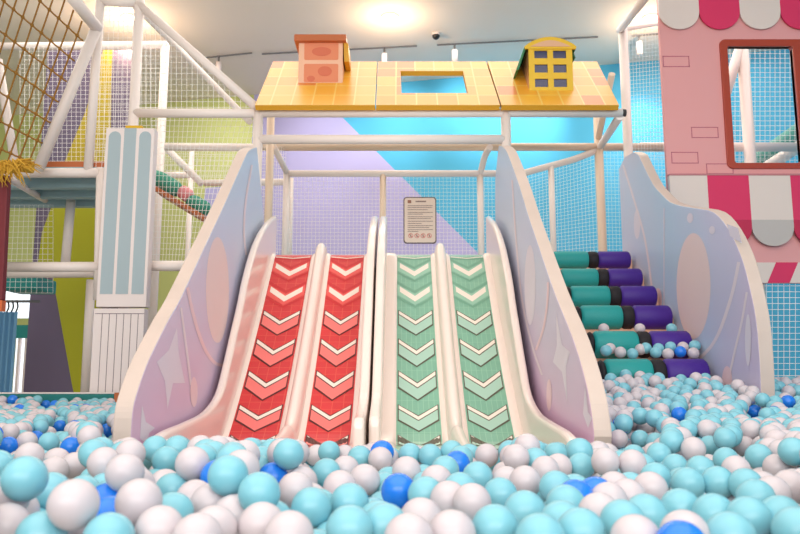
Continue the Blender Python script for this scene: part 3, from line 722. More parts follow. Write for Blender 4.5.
# nets of the bay
net('safety_net', lb, [L(20, 170, 7.9), L(165, 170, 7.9), L(165, 47, 7.9), L(20, 47, 7.9)], pitch=.05, r=.0018)
net('safety_net', lb, [L(90, 168), L(131, 168), L(133, 5), L(101, 5)], pitch=.05, r=.0018)
def tri_in(p):   # under the sloping front pipe
    u0, u1 = L(136, 2), P2(257, 108); s = (p.x - u0.x) / (u1.x - u0.x); return -0.02 <= s <= 1.02 and p.z < u0.z + (u1.z - u0.z) * s
net('safety_net', lb, [L(135, 113), P2(257, 113), P2(257, 2), L(135, 2)], pitch=.05, r=.0018, inside=tri_in)
net('safety_net', lb, [L(150, 266, 6.6), L(218, 266, 6.6), L(258, 115, 6.2), L(152, 115, 6.6)], pitch=.05, r=.0018)
net('safety_net', lb, [L(166, 180, 7.5), L(256, 180, 7.2), L(256, 147, 7.2), L(166, 147, 7.5)], pitch=.05, r=.0018)

# rope net of the near corner
rn = thing('rope_net', 'brown knotted rope climbing net hanging in the upper left corner', 'rope net', L(20, 165, 5.7))
def node(i, j):
    return (40 + 9.3 * j - 8.0 * i, 1 + 24 * i + j * (8.6 - .75 * max(0, min(i, 7))))
def ropein(u, v):
    if v > 166 or u < -60 or v < -50: return False
    if v < 27: lim = 60 + (v + 8) / 36 * 27
    else: lim = 88 - (v - 27) / 143 * 56
    return u < lim
def rp(i, j): return pt(*node(i, j), Y=5.7)
ropes = MB(); knots = MB()
def seg_rope(a, c):
    if ropein(*node(*a)) or ropein(*node(*c)):
        A, Cc = node(*a), node(*c)
        n0, n1 = Vector(A), Vector(Cc)
        if not ropein(*A): A, Cc = Cc, A
        if not ropein(*Cc):   # clip at the border pole
            lo, hi = 0, 1
            for _ in range(12):
                mm_ = (lo + hi) / 2; q_ = (A[0] + (Cc[0] - A[0]) * mm_, A[1] + (Cc[1] - A[1]) * mm_)
                if ropein(*q_): lo = mm_
                else: hi = mm_
            Cc = (A[0] + (Cc[0] - A[0]) * lo, A[1] + (Cc[1] - A[1]) * lo)
        if (Vector(A) - Vector(Cc)).length < 1: return
        p0, p1 = pt(*A, Y=5.7), pt(*Cc, Y=5.7)
        ropes.tube([p0, p0.lerp(p1, .5) - Vector((0, 0, .004)), p1], .0075, 'net_rope', 6, False)
for i in range(-3, 9):
    for j in range(-14, 14):
        seg_rope((i, j), (i + 1, j)); seg_rope((i, j), (i, j + 1))
        if ropein(*node(i, j)):
            c = rp(i, j); n = 8
            knots.grid([[c + Vector((.016 * math.sin(e) * math.cos(a), .016 * math.sin(e) * math.sin(a), .016 * math.cos(e))) for a in [2 * math.pi * k / n for k in range(n)]] for e in (.15, .8, 1.57, 2.3, 3.0)], 'net_rope', True, True, True)
ropes.build('rope', rn, merge=False, recalc=False); knots.build('knot', rn, merge=False)
# raffia fringe and dark red board at the left edge
fb = thing('hanging_board', 'dark red board with an orange foot at the left edge below the straw fringe', 'board', L(2, 300, 5.75))
m = MB(); a, c = L(-25, 300, 5.75), L(8, 178, 5.75)
m.prism([L(-25, 300, 5.75), L(2, 300, 5.75), L(8, 175, 5.75), L(-20, 175, 5.75)], (0, .06, 0), 'dark_red_board'); m.build('panel', fb, bevel=.008)
m = MB(); m.prism([L(-25, 300.2, 5.75), L(2, 300.2, 5.75), L(1.5, 311, 5.75), L(-25, 311, 5.75)], (0, .06, 0), 'orange_board'); m.build('foot', fb)
m = MB(); rnd = random.Random(3)
for k in range(150):
    u = rnd.uniform(-15, 30); v = 160 + rnd.uniform(-2, 12) * (1 - max(u, 0) / 60)
    p0 = L(u, v, 5.65 + rnd.uniform(-.03, .05)); d = Vector((rnd.uniform(-.1, .12), rnd.uniform(-.04, .04), -rnd.uniform(.02, .13) if u < 18 else rnd.uniform(-.03, .01)))
    m.tube([p0, p0 + d * .6, p0 + d + Vector((0, 0, -.02))], [.007, .005, .001], 'raffia', 4, False)
m.tube([L(-20, 163, 5.68), L(33, 169, 5.72)], .035, 'raffia', 8)
tag(m.build('straw_fringe', None, merge=False, recalc=False), 'golden straw fringe hanging at the foot of the rope net', 'straw fringe', kind='stuff')

# castle pillar
def castle():
    Y0 = 6.1
    def K(u, v): return pt(u, v, Y=Y0)
    zt, zs, zb = K(128, 128).z, K(128, 307).z, 0.0
    xl, xr = K(106, 130).x, K(154.5, 130).x
    t = thing('castle_pillar', 'white pillar panel with three blue arched strips and plank base, left of the slides', 'pillar', ((xl + xr) / 2, Y0, 0))
    m = MB(); m.box((xl, Y0, zs), (xr, Y0 + .1, zt), 'castle_white'); m.build('upper_panel', t, bevel=.006)
    m = MB(); m.box((xl - .01, Y0, zb), (xr - .01, Y0 + .1, zs - .012), 'castle_white')
    n = 7
    for k in range(1, n):
        x = xl + (xr - xl) * k / n; m.box((x - .0025, Y0 - .002, zb), (x + .0025, Y0, zs - .05), 'castle_groove')
    m.box((xl, Y0 - .002, zs - .056), (xr - .01, Y0, zs - .05), 'castle_groove')
    m.build('plank_base', t, merge=False)
    w = xr - xl; zlo = K(128, 294).z
    for i, (a, c) in enumerate([(.07, .32), (.385, .63), (.70, .94)]):
        x0, x1 = xl + w * a, xl + w * c; r = (x1 - x0) / 2; xm = (x0 + x1) / 2
        ztop = zt - .03 if i != 1 else zt - .002
        if i == 1: poly = [(x0, Y0 - .004, zlo), (x1, Y0 - .004, zlo), (x1, Y0 - .004, ztop), (x0, Y0 - .004, ztop)]
        else: poly = [(x0, Y0 - .004, zlo), (x1, Y0 - .004, zlo)] + [(xm + r * math.cos(math.pi * k / 12), Y0 - .004, ztop - r + r * math.sin(math.pi * k / 12)) for k in range(13)]
        m = MB(); m.prism(poly, (0, .004, 0), 'castle_blue'); m.build('arched_strip', t)
    m = MB(); x0, x1 = K(125, 127).x, K(141, 127).x; m.box((x0, Y0 + .01, zt), (x1, Y0 + .07, zt + .025), 'yellow_trim'); m.build('yellow_cap', t)
castle()
# padded ramp seen behind the netting
rm = thing('padded_ramp', 'sloping orange board with green and pink padded rolls, seen between pillar and lilac panel', 'ramp', L(180, 215, 7.3))
m = MB(); m.prism([L(148, 181, 7.3), L(206, 216, 7.3), L(204, 220, 7.3), L(148, 186, 7.3)], (0, .5, 0), 'wood_red'); m.build('board', rm)
def capsule(p0, p1, r, mm, nm):
    d = (p1 - p0).normalized(); L_ = (p1 - p0).length; path = []; rad = []
    for k in range(13):
        s = k / 12; path.append(p0.lerp(p1, s)); rad.append(max(r * math.sqrt(max(0, 1 - (2 * s - 1) ** 4)), .004))
    g = MB(); g.tube(path, rad, mm, 16); return g.build(nm, rm)
capsule(L(150, 174, 7.5), L(182, 193, 7.5), .085, 'green_cushion', 'green_roll'); capsule(L(179, 189, 7.5), L(192, 199, 7.5), .07, 'pink_cushion', 'pink_roll'); capsule(L(187, 199, 7.5), L(210, 212, 7.5), .08, 'green_cushion', 'green_roll')

# ------------------------------------------------------------------ right: post, house front
rb = thing('corner_scaffold', 'white corner post with sloping top pipe and netting beside the pink house front', 'play frame', (1.9, 6.6, 0))
RYp = 6.7
q = pt(625, 80, Y=RYp); pipe('post', rb, [(q.x, RYp, 0), (q.x, RYp, pt(620, 28, Y=RYp).z)], .042)
pipe('rail', rb, [pt(620, 30, Y=RYp), pt(655, -15, Y=RYp - 1.2)], .036)
pipe('brace', rb, [pt(621, 30, Y=RYp), pt(680, 20, Y=RYp + .6)], .02)
net('safety_net', rb, [pt(626, 160, Y=RYp), pt(690, 160, Y=RYp + .3), pt(690, 20, Y=RYp + .3), pt(622, 30, Y=RYp)], pitch=.04, r=.0014)
q = pt(746, 100, Y=7.2); pipe('post', rb, [(q.x, 7.2, 0), (q.x, 7.2, pt(742, 40, Y=7.2).z)], .055)
pipe('brace', rb, [pt(741, 45, Y=7.2), pt(720, 112, Y=7.2)], .05)
pipe('rail', rb, [pt(640, 147, Y=7.25), pt(810, 147, Y=7.25)], .045)
net('safety_net', rb, [pt(715, 175, Y=7.3), pt(810, 175, Y=7.3), pt(810, 30, Y=7.3), pt(715, 30, Y=7.3)], pitch=.05, r=.0026)
pipe('handrail', rb, [pt(750, 178, Y=7.6), pt(812, 138, Y=7.6)], .06); 
m = MB(); m.tube([pt(740, 174, Y=7.8), pt(812, 122, Y=7.8)], .09, 'slide_tube_green', 12); m.build('green_tube', rb)
net('safety_net', rb, [pt(755, 400, Y=6.42), pt(830, 400, Y=6.42), pt(830, 280, Y=6.42), pt(755, 280, Y=6.42)], pitch=.05, r=.0026)

HY = 6.35
hf = thing('house_front', 'pink playhouse front with striped scalloped awnings and a red-framed window', 'playhouse', (pt(730, 283, Y=HY).x, HY, pt(730, 283, Y=HY).z))
def H(u, v, dy=0): return pt(u, v, Y=HY + dy)
# the sheet is straight: edges from pixel corners at one depth
hx0 = H(658, 0).x; zt_, zb_ = H(700, -18).z, H(700, 283).z; hx1 = 3.75
def hz(v): return H(700, v).z
def hx(u, v=100): return H(u, v).x
wx0, wx1, wz1, wz0 = hx(720, 60), hx(806, 60), hz(40), hz(169)
ix0, ix1, iz1, iz0 = wx0 + .065, wx1 - .115, wz1 - .065, wz0 + .05
m = MB(); th = (0, .04, 0)
for a in ((hx0, ix0, zb_, zt_), (ix1, hx1, zb_, zt_), (ix0, ix1, zb_, iz0), (ix0, ix1, iz1, zt_)):
    m.box((a[0], HY, a[2]), (a[1], HY + .04, a[3]), 'facade_pink')
m.build('board', hf, merge=False)
m = MB(); outer = rrect(wx0, wz0, wx1, wz1, .05, HY - .02, 5); inner = rrect(ix0, iz0, ix1, iz1, .02, HY - .02, 5); off = Vector((0, .065, 0))
m.grid([outer, inner, [p + off for p in inner], [p + off for p in outer], outer], 'window_red', False, True); m.build('window_frame', hf, bevel=.006)
# painted bricks (outlines)
for (u0, v0, u1, v1) in ((662.5, 56, 689, 67), (691, 127, 718, 138), (671, 152, 698, 163.5), (706, 163.5, 733, 174)):
    m = MB(); xa_, xb_, za_, zb2 = hx(u0, v0), hx(u1, v0), hz(v1), hz(v0); w_ = .007
    if xb_ > wx0 and zb2 > wz0 and za_ < wz1: xb_ = min(xb_, hx(733, v0))
    y0_, y1_ = HY - .002, HY
    m.box((xa_, y0_, za_), (xb_, y1_, za_ + w_), 'brick_line'); m.box((xa_, y0_, zb2 - w_), (xb_, y1_, zb2), 'brick_line')
    m.box((xa_, y0_, za_), (xa_ + w_, y1_, zb2), 'brick_line'); m.box((xb_ - w_, y0_, za_), (xb_, y1_, zb2), 'brick_line')
    m.build('painted_brick', hf, merge=False)
def awning(nm, x_starts, ztop, zfold, zlow, cols, depth, low_ink='_dark'):
    """row of stripes with round scallops that stand off the board"""
    for i in range(len(x_starts) - 1):
        a, c = x_starts[i], x_starts[i + 1]; r = (c - a) / 2; xm = (a + c) / 2; rz = min(r * .92, zfold - zlow); zc = zlow + rz
        y = HY - depth
        m = MB()
        up = [(a, y, zfold), (c, y, zfold), (c, y, ztop), (a, y, ztop)]
        m.prism(up, (0, depth - .001, 0), cols[i])
        low = [(a, y, zfold), (a, y, zc)] + [(xm - r * math.cos(math.pi * k / 16), y, zc - rz * math.sin(math.pi * k / 16)) for k in range(1, 16)] + [(c, y, zc), (c, y, zfold)]
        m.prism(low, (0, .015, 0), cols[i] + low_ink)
        m.build('awning_stripe', hf)
xs_u = [hx(v_, 15) for v_ in (658, 698, 738.5, 779, 820)]
C4 = ['awning_white', 'awning_magenta', 'awning_white', 'awning_magenta', 'awning_white']
awning('top', xs_u, zt_, hz(10), hz(30.5), ['awning_white', 'awning_magenta', 'awning_white', 'awning_magenta', 'awning_white'], .03, '')
xs_l = [hx0] + [hx(v_, 215) for v_ in (707, 748.5, 790, 831)]
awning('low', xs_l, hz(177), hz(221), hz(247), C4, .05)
m = MB(); m.box((hx0, HY - .055, hz(177)), (hx1, HY, hz(175.3)), 'facade_pink_deep'); m.build('ledge', hf)
# striped plinth
m = MB(); zA, zB = hz(262.5), zb_; y = HY - .004
m.prism([(hx0, y, zB), (hx1, y, zB), (hx1, y, zA), (hx0, y, zA)], (0, .003, 0), 'awning_white')
for k in range(0, 1):
    dx = k * .62
    m.prism([(hx(767, 280) + dx, y - .003, zB), (hx(789, 280) + dx, y - .003, zB), (hx(799, 280) + dx, y - .003, zA), (hx(777, 280) + dx, y - .003, zA)], (0, .002, 0), 'awning_magenta')
m.build('striped_plinth', hf, merge=False)
# legs that carry the house front down to the floor, behind the balls and the foam panel
for xx in (hx0 + .05, hx1 - .1):
    m = MB(); m.box((xx - .03, HY + .04, 0), (xx + .03, HY + .1, zb_ + .3), 'castle_white'); m.build('support_post', hf)

# ------------------------------------------------------------------ the balls
# every ball: x, y, z in millimetres and its colour (0 white, 1 turquoise, 2 blue), those that show largest first
DATA = [
-491,1198,238,0,  -633,1337,259,1,  -427,1302,226,0,  -320,1475,248,1,  -251,1417,224,1,  -166,1488,188,1,  152,1278,189,1,  -79,1257,191,1,  -543,1563,243,0,  -372,1239,193,0,  140,1547,188,0,  279,1237,190,1,
-224,1294,190,0,  598,1371,188,1,  -457,1741,242,0,  -168,1215,189,0,  80,1236,187,0,  225,1438,189,1,  501,1215,188,1,  -3,1704,189,2,  -431,1186,191,1,  -544,1215,188,1,  -98,1549,188,1,  368,1321,190,1,
-272,1926,246,1,  -305,1207,187,0,  559,1422,186,1,  210,1199,188,1,  13,1198,188,0,  736,1837,190,1,  -218,1657,197,0,  432,1402,188,1,  664,1831,188,1,  349,1187,188,0,  523,1487,186,1,  -24,1290,189,1,
295,1868,188,0,  -638,1296,188,0,  -85,1902,188,0,  36,1371,186,0,  217,1721,178,1,  97,1592,187,0,  550,2116,209,0,  709,1585,191,1,  -297,1278,187,0,  -356,1495,194,0,  546,1733,189,0,  630,1271,186,1,
317,1524,188,1,  -690,1842,233,0,  622,2117,204,0,  -403,1414,189,1,  659,1382,188,1,  323,2196,212,0,  53,1648,189,1,  -625,2112,213,1,  434,1222,189,0,  346,1762,188,1,  349,1397,191,0,  1052,2112,236,1,
192,1965,188,1,  1034,2275,207,1,  507,2214,187,1,  -497,1731,186,1,  780,1790,190,1,  -690,1571,206,1,  17,2054,192,0,  -133,1761,189,0,  -60,2407,187,0,  -191,2053,187,1,  -300,1435,182,0,  -674,1972,241,0,
916,2462,213,0,  276,2511,189,0,  864,1760,190,0,  389,2120,187,0,  416,1587,185,0,  -913,2217,188,0,  268,1324,188,1,  -915,2094,188,0,  -322,1604,247,0,  1032,2165,188,0,  400,1142,187,2,  868,2517,232,1,
96,2512,188,1,  519,2276,223,1,  -991,2112,223,0,  1108,2683,229,1,  776,1657,189,0,  468,1634,186,0,  -787,2027,238,1,  -705,2272,230,1,  -240,2672,186,1,  -674,1366,225,0,  809,2465,196,1,  85,1851,191,0,
899,2117,188,0,  804,2119,188,1,  627,1943,188,1,  -496,1365,189,2,  810,2329,174,1,  -125,2449,188,1,  -311,1942,188,2,  1298,2905,244,0,  121,2118,188,1,  -1317,2954,197,1,  -408,1583,190,0,  984,2385,188,1,
1159,2964,243,0,  -1023,2591,242,0,  -146,2119,188,0,  372,2304,234,0,  32,2546,188,1,  -579,1573,185,2,  877,3158,194,0,  -636,2251,232,1,  439,2190,187,0,  917,3218,254,1,  166,2298,185,2,  131,1732,188,1,
352,1595,189,2,  -1456,2929,182,2,  848,3225,227,1,  -1183,2836,187,2,  1262,2884,187,0,  -1108,3262,215,1,  977,3203,190,1,  485,2464,196,1,  1134,2886,189,1,  -1625,3274,212,0,  -377,1779,246,1,  1045,3409,274,1,
265,1979,175,0,  1074,3308,269,1,  -238,1929,180,0,  -1402,2959,199,0,  -285,2700,171,0,  -379,1927,243,0,  483,1790,183,0,  -897,1761,233,1,  383,2239,199,1,  -466,1861,239,1,  166,2534,198,1,  858,3953,307,0,
-990,2278,195,0,  -1715,3743,207,1,  1085,2969,243,1,  848,3719,187,1,  -56,2470,202,2,  1311,3675,268,2,  1894,4081,328,1,  402,1634,190,2,  -302,2014,240,0,  -1236,3468,213,0,  -394,1713,217,2,  -703,1468,183,0,
863,3682,262,0,  -1110,3684,194,0,  1167,2439,237,0,  189,2449,188,1,  854,3295,255,0,  -686,1719,183,1,  -1132,4413,211,0,  1107,2290,218,0,  -299,2281,218,0,  1280,2713,238,0,  -1108,3939,212,2,  -545,1840,183,0,
1888,4164,263,2,  1163,2765,232,1,  1651,3521,270,1,  2056,4142,315,2,  -1165,3781,225,0,  -1108,4608,171,0,  -1130,3848,226,2,  -1930,4457,169,2,  1092,3500,214,0,  892,4540,393,1,  848,4615,405,1,  931,3488,273,0,
1047,4432,392,1,  1507,4598,423,0,  -1128,3463,185,1,  -192,2735,168,0,  964,4326,373,0,  1912,4411,399,0,  848,3384,232,0,  848,3922,220,1,  1430,5024,611,0,  1335,5014,621,1,  944,2643,234,0,  848,4050,246,1,
1900,5015,605,0,  1510,5030,601,1,  1198,4467,395,0,  -564,2227,234,0,  1660,5025,610,1,  1815,5011,614,2,  2208,4605,380,1,  -458,1934,240,1,  1735,5013,600,0,  848,4029,174,1,  1233,3693,285,0,  952,4109,332,0,
-1548,4155,167,2,  988,3038,190,1,  1261,3958,308,0,  630,2503,198,0,  1620,5097,641,1,  -489,2108,241,0,  960,4652,426,0,  848,4362,335,1,  -525,1287,183,0,  -1108,5196,121,1,  1882,4191,338,0,  772,2605,179,1,
-541,1631,209,0,  1084,3210,245,1,  -40,1482,165,1,  -798,2102,238,1,  -235,1469,168,1,  1660,5335,785,0,  1410,5335,785,0,  1330,3750,293,1,  1121,2384,217,0,  -361,2031,197,1,  1683,4521,408,1,  2243,4504,364,0,
535,1843,176,1,  1270,3386,268,1,  1133,4025,307,0,  1880,5335,785,1,  1786,4388,386,1,  -666,1789,180,1,  848,4039,320,1,  848,3458,244,0,  -1095,2754,246,1,  990,3891,294,1,  1659,4220,344,1,  1355,4537,405,0,
1434,3755,300,1,  1784,4690,442,0,  848,4419,174,0,  848,4698,307,1,  399,1813,175,1,  -1108,5137,232,1,  228,2591,182,1,  -1137,4650,226,1,  -1108,3547,180,1,  -1352,3187,185,1,  -779,2447,190,1,  -39,1975,161,1,
-1644,3397,212,0,  1778,4045,320,0,  973,3975,308,1,  -1125,5733,279,1,  1186,4073,326,0,  1025,4121,335,0,  1713,4374,379,0,  -369,2102,214,1,  1171,4762,442,1,  858,3518,200,1,  1935,5076,655,1,  709,2309,177,1,
961,3359,267,0,  1052,3994,311,0,  1780,5090,647,1,  1255,2965,244,1,  838,1836,179,0,  352,2532,198,1,  -31,2184,152,1,  -428,2259,225,1,  -1108,5327,54,0,  -2017,4503,227,0,  1276,4706,438,1,  853,3789,213,1,
-1173,3538,215,1,  1674,3853,298,1,  -1492,4092,221,0,  -1108,4017,219,0,  1188,2359,238,0,  -1138,4936,203,1,  -1697,3669,159,2,  -1135,5021,231,0,  -1420,3954,212,0,  1151,3854,291,1,  1263,4399,381,1,  1578,4580,405,0,
-2919,5887,288,2,  1255,4150,335,0,  1329,3912,304,1,  1401,4297,353,0,  1128,3031,248,1,  884,4296,341,0,  -1216,3836,221,1,  1230,3088,251,1,  853,3408,156,0,  1922,4250,364,0,  1447,3629,288,0,  -1125,4841,169,1,
1922,4345,365,0,  848,4702,232,0,  -1108,5411,221,1,  -361,2225,225,1,  848,4163,289,0,  1545,4062,321,1,  1397,3479,271,1,  1532,4352,363,1,  308,2325,152,0,  894,2587,237,1,  1048,3037,248,0,  848,4781,339,1,
-1117,3130,178,0,  -1108,3758,182,1,  1453,4165,331,1,  -1743,4205,221,0,  1434,4015,318,1,  -1108,3986,149,1,  -1173,2897,229,0,  1017,4604,416,0,  1966,4095,314,1,  848,4548,120,1,  -39,1833,135,1,  -39,2554,174,0,
1860,5084,646,0,  848,4376,235,0,  347,2458,190,0,  -124,1466,132,1,  848,4800,122,0,  -1119,5654,184,0,  1448,4239,341,1,  -1511,5227,250,0,  2373,4789,410,0,  1388,4781,461,1,  -1272,3264,221,0,  -1866,4126,215,1,
-1108,5458,126,0,  1517,4542,373,1,  2194,4918,411,0,  -2678,5913,249,2,  1326,2772,243,0,  -1295,3162,226,0,  -161,1588,172,1,  -1108,5878,217,0,  -1607,4183,218,1,  1578,3958,312,0,  2313,4529,367,1,  848,4667,162,1,
-1828,3986,217,1,  -499,2034,238,1,  -2707,5829,286,1,  778,1844,131,0,  982,2838,236,1,  1610,4514,392,1,  1138,4432,356,1,  1167,4148,332,1,  -1108,4061,158,0,  1343,2845,245,1,  909,4009,289,1,  1566,3662,290,1,
1625,4417,370,1,  1597,3816,301,1,  2219,4738,399,1,  1502,3581,282,0,  1585,5099,633,0,  -730,2074,229,1,  1296,4584,414,0,  1880,4630,422,0,  2267,4659,390,1,  -1960,4597,229,1,  1737,4810,432,1,  1017,2939,241,0,
1630,3353,253,1,  1724,4183,333,0,  887,2757,175,0,  1481,4796,452,0,  -57,1695,140,1,  1564,4273,348,1,  1405,4591,414,0,  1380,5079,637,0,  1700,5088,637,1,  -1640,4037,216,0,  2191,4677,367,1,  1706,3573,273,1,
848,4475,256,0,  1872,3872,286,0,  848,4057,104,0,  1195,4294,361,0,  1394,2741,247,0,  1815,4322,359,1,  1550,3107,241,1,  -1402,5038,231,0,  693,2633,181,0,  -1108,5269,141,0,  436,2524,199,1,  848,4132,221,0,
1195,2832,236,1,  848,4211,108,1,  901,3795,270,1,  1024,3481,275,0,  -1888,3901,219,1,  1807,4628,406,1,  -1565,4017,215,1,  -1831,3690,212,1,  780,2199,149,1,  -1499,4211,230,1,  1489,3468,267,1,  1083,4364,353,0,
-1112,5508,70,0,  -1448,3481,211,0,  -1215,5892,282,1,  -2726,5644,272,1,  -1294,5096,235,1,  1212,4681,401,0,  -769,1995,174,1,  1301,4277,356,0,  -1235,4678,226,1,  -2993,5876,282,0,  1675,3412,260,0,  1357,4647,430,0,
1357,3084,246,0,  1232,3163,254,1,  999,3646,277,0,  -1122,4398,114,1,  -1957,4523,188,1,  1453,4649,414,1,  1524,4133,328,0,  -2009,4668,238,1,  1242,3779,291,1,  1636,4293,345,0,  -1114,4641,103,0,  -1346,3942,214,0,
1404,3916,297,1,  320,2773,147,1,  848,4235,267,0,  -1160,5644,246,1,  848,4204,198,1,  1198,4219,351,0,  -1136,4254,168,0,  1444,3536,277,0,  1025,4507,402,1,  -138,1342,139,1,  -1918,4072,216,0,  2447,4800,409,0,
1913,4005,290,1,  1393,3358,257,1,  -1108,5773,136,1,  -1375,5160,241,0,  1560,3219,240,0,  -1125,5327,194,1,  1101,4490,386,0,  -2491,5332,254,0,  -771,2236,228,0,  1344,3532,277,0,  1045,3556,231,0,  2110,4368,333,1,
860,4698,425,1,  65,2012,159,1,  1042,2668,142,0,  -16,1900,159,1,  1729,4108,327,1,  2150,4216,312,1,  853,4468,340,2,  1451,3405,257,1,  1277,4030,319,1,  -1108,4719,114,0,  -1315,4429,223,1,  848,4311,106,1,
-1621,4289,231,1,  1772,3539,269,1,  -393,1852,244,1,  1297,2819,193,0,  -194,1721,167,0,  1438,3298,249,0,  -639,2066,159,1,  -1757,3682,204,1,  1747,3435,263,1,  -490,2220,231,0,  -1764,4835,238,1,  698,2489,170,1,
2112,4279,327,0,  1879,4786,439,1,  -605,1656,182,1,  924,2568,172,0,  848,4553,261,1,  1311,4099,327,0,  -1141,5083,190,0,  1804,4249,340,1,  -1551,4448,233,1,  932,3615,263,1,  -1896,4527,230,1,  66,2284,146,1,
592,2358,187,0,  1325,3301,257,1,  -438,1338,157,1,  -1789,3751,212,0,  1321,4206,341,0,  -1720,5104,238,0,  -1142,4513,199,0,  2108,4608,367,1,  973,4752,443,1,  1570,4721,442,1,  -1143,4547,126,1,  2316,4837,407,1,
1156,3100,253,1,  1367,4411,373,0,  1326,3455,264,1,  -1842,4949,240,0,  1424,2810,249,0,  1473,4079,317,0,  -1722,3594,201,0,  1769,3613,273,0,  -2006,4811,243,1,  1350,3011,246,1,  -1127,5100,69,0,  -1772,3965,162,0,
1745,4302,342,0,  1280,3035,247,1,  1221,2491,234,0,  1000,3786,280,0,  -1533,3909,207,1,  -1579,5099,239,0,  877,4108,330,1,  1021,2236,145,0,  -2503,5147,239,2,  -1903,4816,241,0,  1070,3760,276,0,  557,2212,131,0,
-1875,5827,272,0,  -1132,5866,287,1,  1573,3292,246,1,  -2437,5523,257,2,  -2190,4528,228,0,  331,1999,143,1,  -1621,5317,251,1,  -2288,5314,254,1,  1687,4048,314,0,  1477,3816,304,1,  -1694,3341,212,0,  850,4310,273,0,
848,4494,181,0,  -2569,5112,234,0,  1307,2585,237,1,  2237,4811,409,0,  965,3263,148,0,  -1606,3340,183,1,  -1782,5432,245,0,  -1586,4355,233,1,  -1228,5195,236,1,  -1812,5787,267,0,  -1121,5773,61,0,  -1200,5442,249,1,
1348,3231,249,1,  1247,4531,394,1,  -2083,4537,229,0,  -1623,4110,222,1,  -724,1602,147,0,  -1108,5568,123,0,  -1220,4497,211,1,  -260,2010,176,0,  -1928,3786,219,1,  1669,3287,249,0,  848,4777,227,0,  -1984,4934,241,0,
-1820,5205,236,0,  1609,3890,304,0,  1819,4501,397,1,  1372,2914,247,0,  1209,4010,294,0,  -1969,5832,264,1,  -1381,4111,221,1,  -1216,3651,218,0,  851,4386,107,1,  -1149,5164,175,1,  -2116,4470,226,1,  1495,4725,431,1,
-1354,5545,252,0,  -1369,4260,226,1,  2108,4914,405,0,  -899,2285,215,0,  967,4531,357,0,  -1136,3353,171,1,  704,1851,124,1,  -1310,4213,221,0,  1005,3387,169,0,  -1606,5423,255,0,  557,2490,205,1,  1206,3020,230,0,
-2233,5463,255,1,  -87,2610,186,0,  -722,1924,186,1,  848,3213,153,1,  371,2394,220,1,  -1118,5652,38,1,  -1539,4522,230,0,  -1351,5913,271,0,  1506,4015,279,0,  -2066,4414,223,0,  -1620,5166,243,0,  -1994,4004,218,0,
-1471,4454,227,1,  1435,3172,241,0,  -1121,4478,107,0,  1484,3240,242,1,  -1564,4244,215,1,  -2150,5800,266,0,  1101,2215,216,0,  -1108,5642,111,1,  1295,3124,243,0,  -1277,2640,157,0,  -2497,5793,268,1,  -1484,5343,253,1,
-1547,5165,228,1,  -2250,4424,229,0,  -1301,4712,216,1,  -1333,2559,241,1,  1141,4705,405,0,  -1833,4408,223,0,  -1528,4307,233,0,  2293,5018,416,1,  -1376,4540,225,1,  1676,4771,414,0,  1130,4230,323,0,  -2071,4626,234,1,
-1357,5238,246,0,  1237,2670,194,1,  -1844,4731,230,1,  -1801,4312,206,1,  -2386,5065,233,0,  -1508,5098,213,1,  1387,4213,307,0,  -1455,4156,206,0,  -1454,5276,240,0,  -2310,5913,266,1,  1559,4652,416,1,  -1824,5708,253,1,
-1172,2443,170,1,  2318,4605,376,1,  -2162,5666,259,1,  867,3881,160,1,  -1979,3915,219,0,  -1132,5725,205,1,  -2359,5134,228,1,  1183,3744,263,0,  1548,4833,441,1,  783,1987,140,1,  871,4262,158,1,  848,3777,139,1,
848,4658,76,1,  -1108,4844,85,1,  -2559,5197,241,0,  -2296,5503,259,0,  -2114,5369,244,1,  -296,2326,151,0,  -1349,5619,260,1,  -1657,5231,246,0,  -1679,4241,226,0,  -1632,4986,231,1,  -2159,4341,225,1,  633,2305,154,1,
-1125,4123,196,1,  -1691,4428,230,0,  -1166,4582,213,0,  -1411,5696,257,0,  -1329,4057,218,1,  1342,4342,358,1,  -1520,3521,166,1,  -665,2208,163,0,  -2736,5760,280,0,  -1303,5186,240,1,  -1334,5694,263,1,  988,2965,177,0,
-2619,5554,259,0,  -2362,5444,260,1,  1549,4428,369,0,  -2500,5242,247,1,  -1817,5086,232,0,  1086,4083,313,1,  2120,4826,391,0,  -815,2309,218,0,  -2151,4267,219,0,  -1274,5570,245,1,  -1306,3014,153,1,  1668,3937,302,1,
886,3339,186,1,  1996,3900,280,1,  54,2617,176,0,  -1284,5884,253,0,  1273,3225,254,1,  1159,3470,255,1,  1124,3362,250,0,  -91,1936,125,1,  510,2547,191,1,  -1278,2813,145,1,  2358,4966,416,0,  1848,4721,416,0,
-1679,4159,223,1,  2264,4890,413,0,  1887,4485,369,1,  1475,2985,225,1,  -2079,5539,251,0,  -1483,5521,257,0,  1026,4804,430,0,  -1193,2969,237,1,  -1896,5616,247,0,  -1380,4186,224,0,  -2432,5124,239,1,  -1451,2797,233,2,
-1197,4980,218,0,  1922,4260,290,1,  -1615,3964,199,1,  -2176,4414,226,0,  1436,3046,245,0,  -701,1532,145,1,  215,2508,151,0,  -1417,5375,256,1,  -1214,4223,214,1,  1469,4599,358,0,  1623,3757,264,0,  -1937,4306,199,1,
-1957,4867,223,0,  -1854,5415,238,0,  -1287,3864,215,1,  -105,2521,181,0,  2670,5357,426,1,  869,4148,141,0,  -1188,5354,232,0,  -1177,5111,130,1,  -1797,5913,273,1,  -1610,4856,226,1,  1178,2285,241,0,  2142,5091,384,1,
-1243,2988,185,0,  -2442,5908,270,0,  2463,5780,422,0,  -314,2705,103,1,  -1360,4344,226,0,  1672,3815,236,1,  -1261,5400,237,0,  -1128,4167,133,0,  -2213,5117,238,1,  -1438,5120,227,1,  -335,2753,156,1,  -1735,4507,230,0,
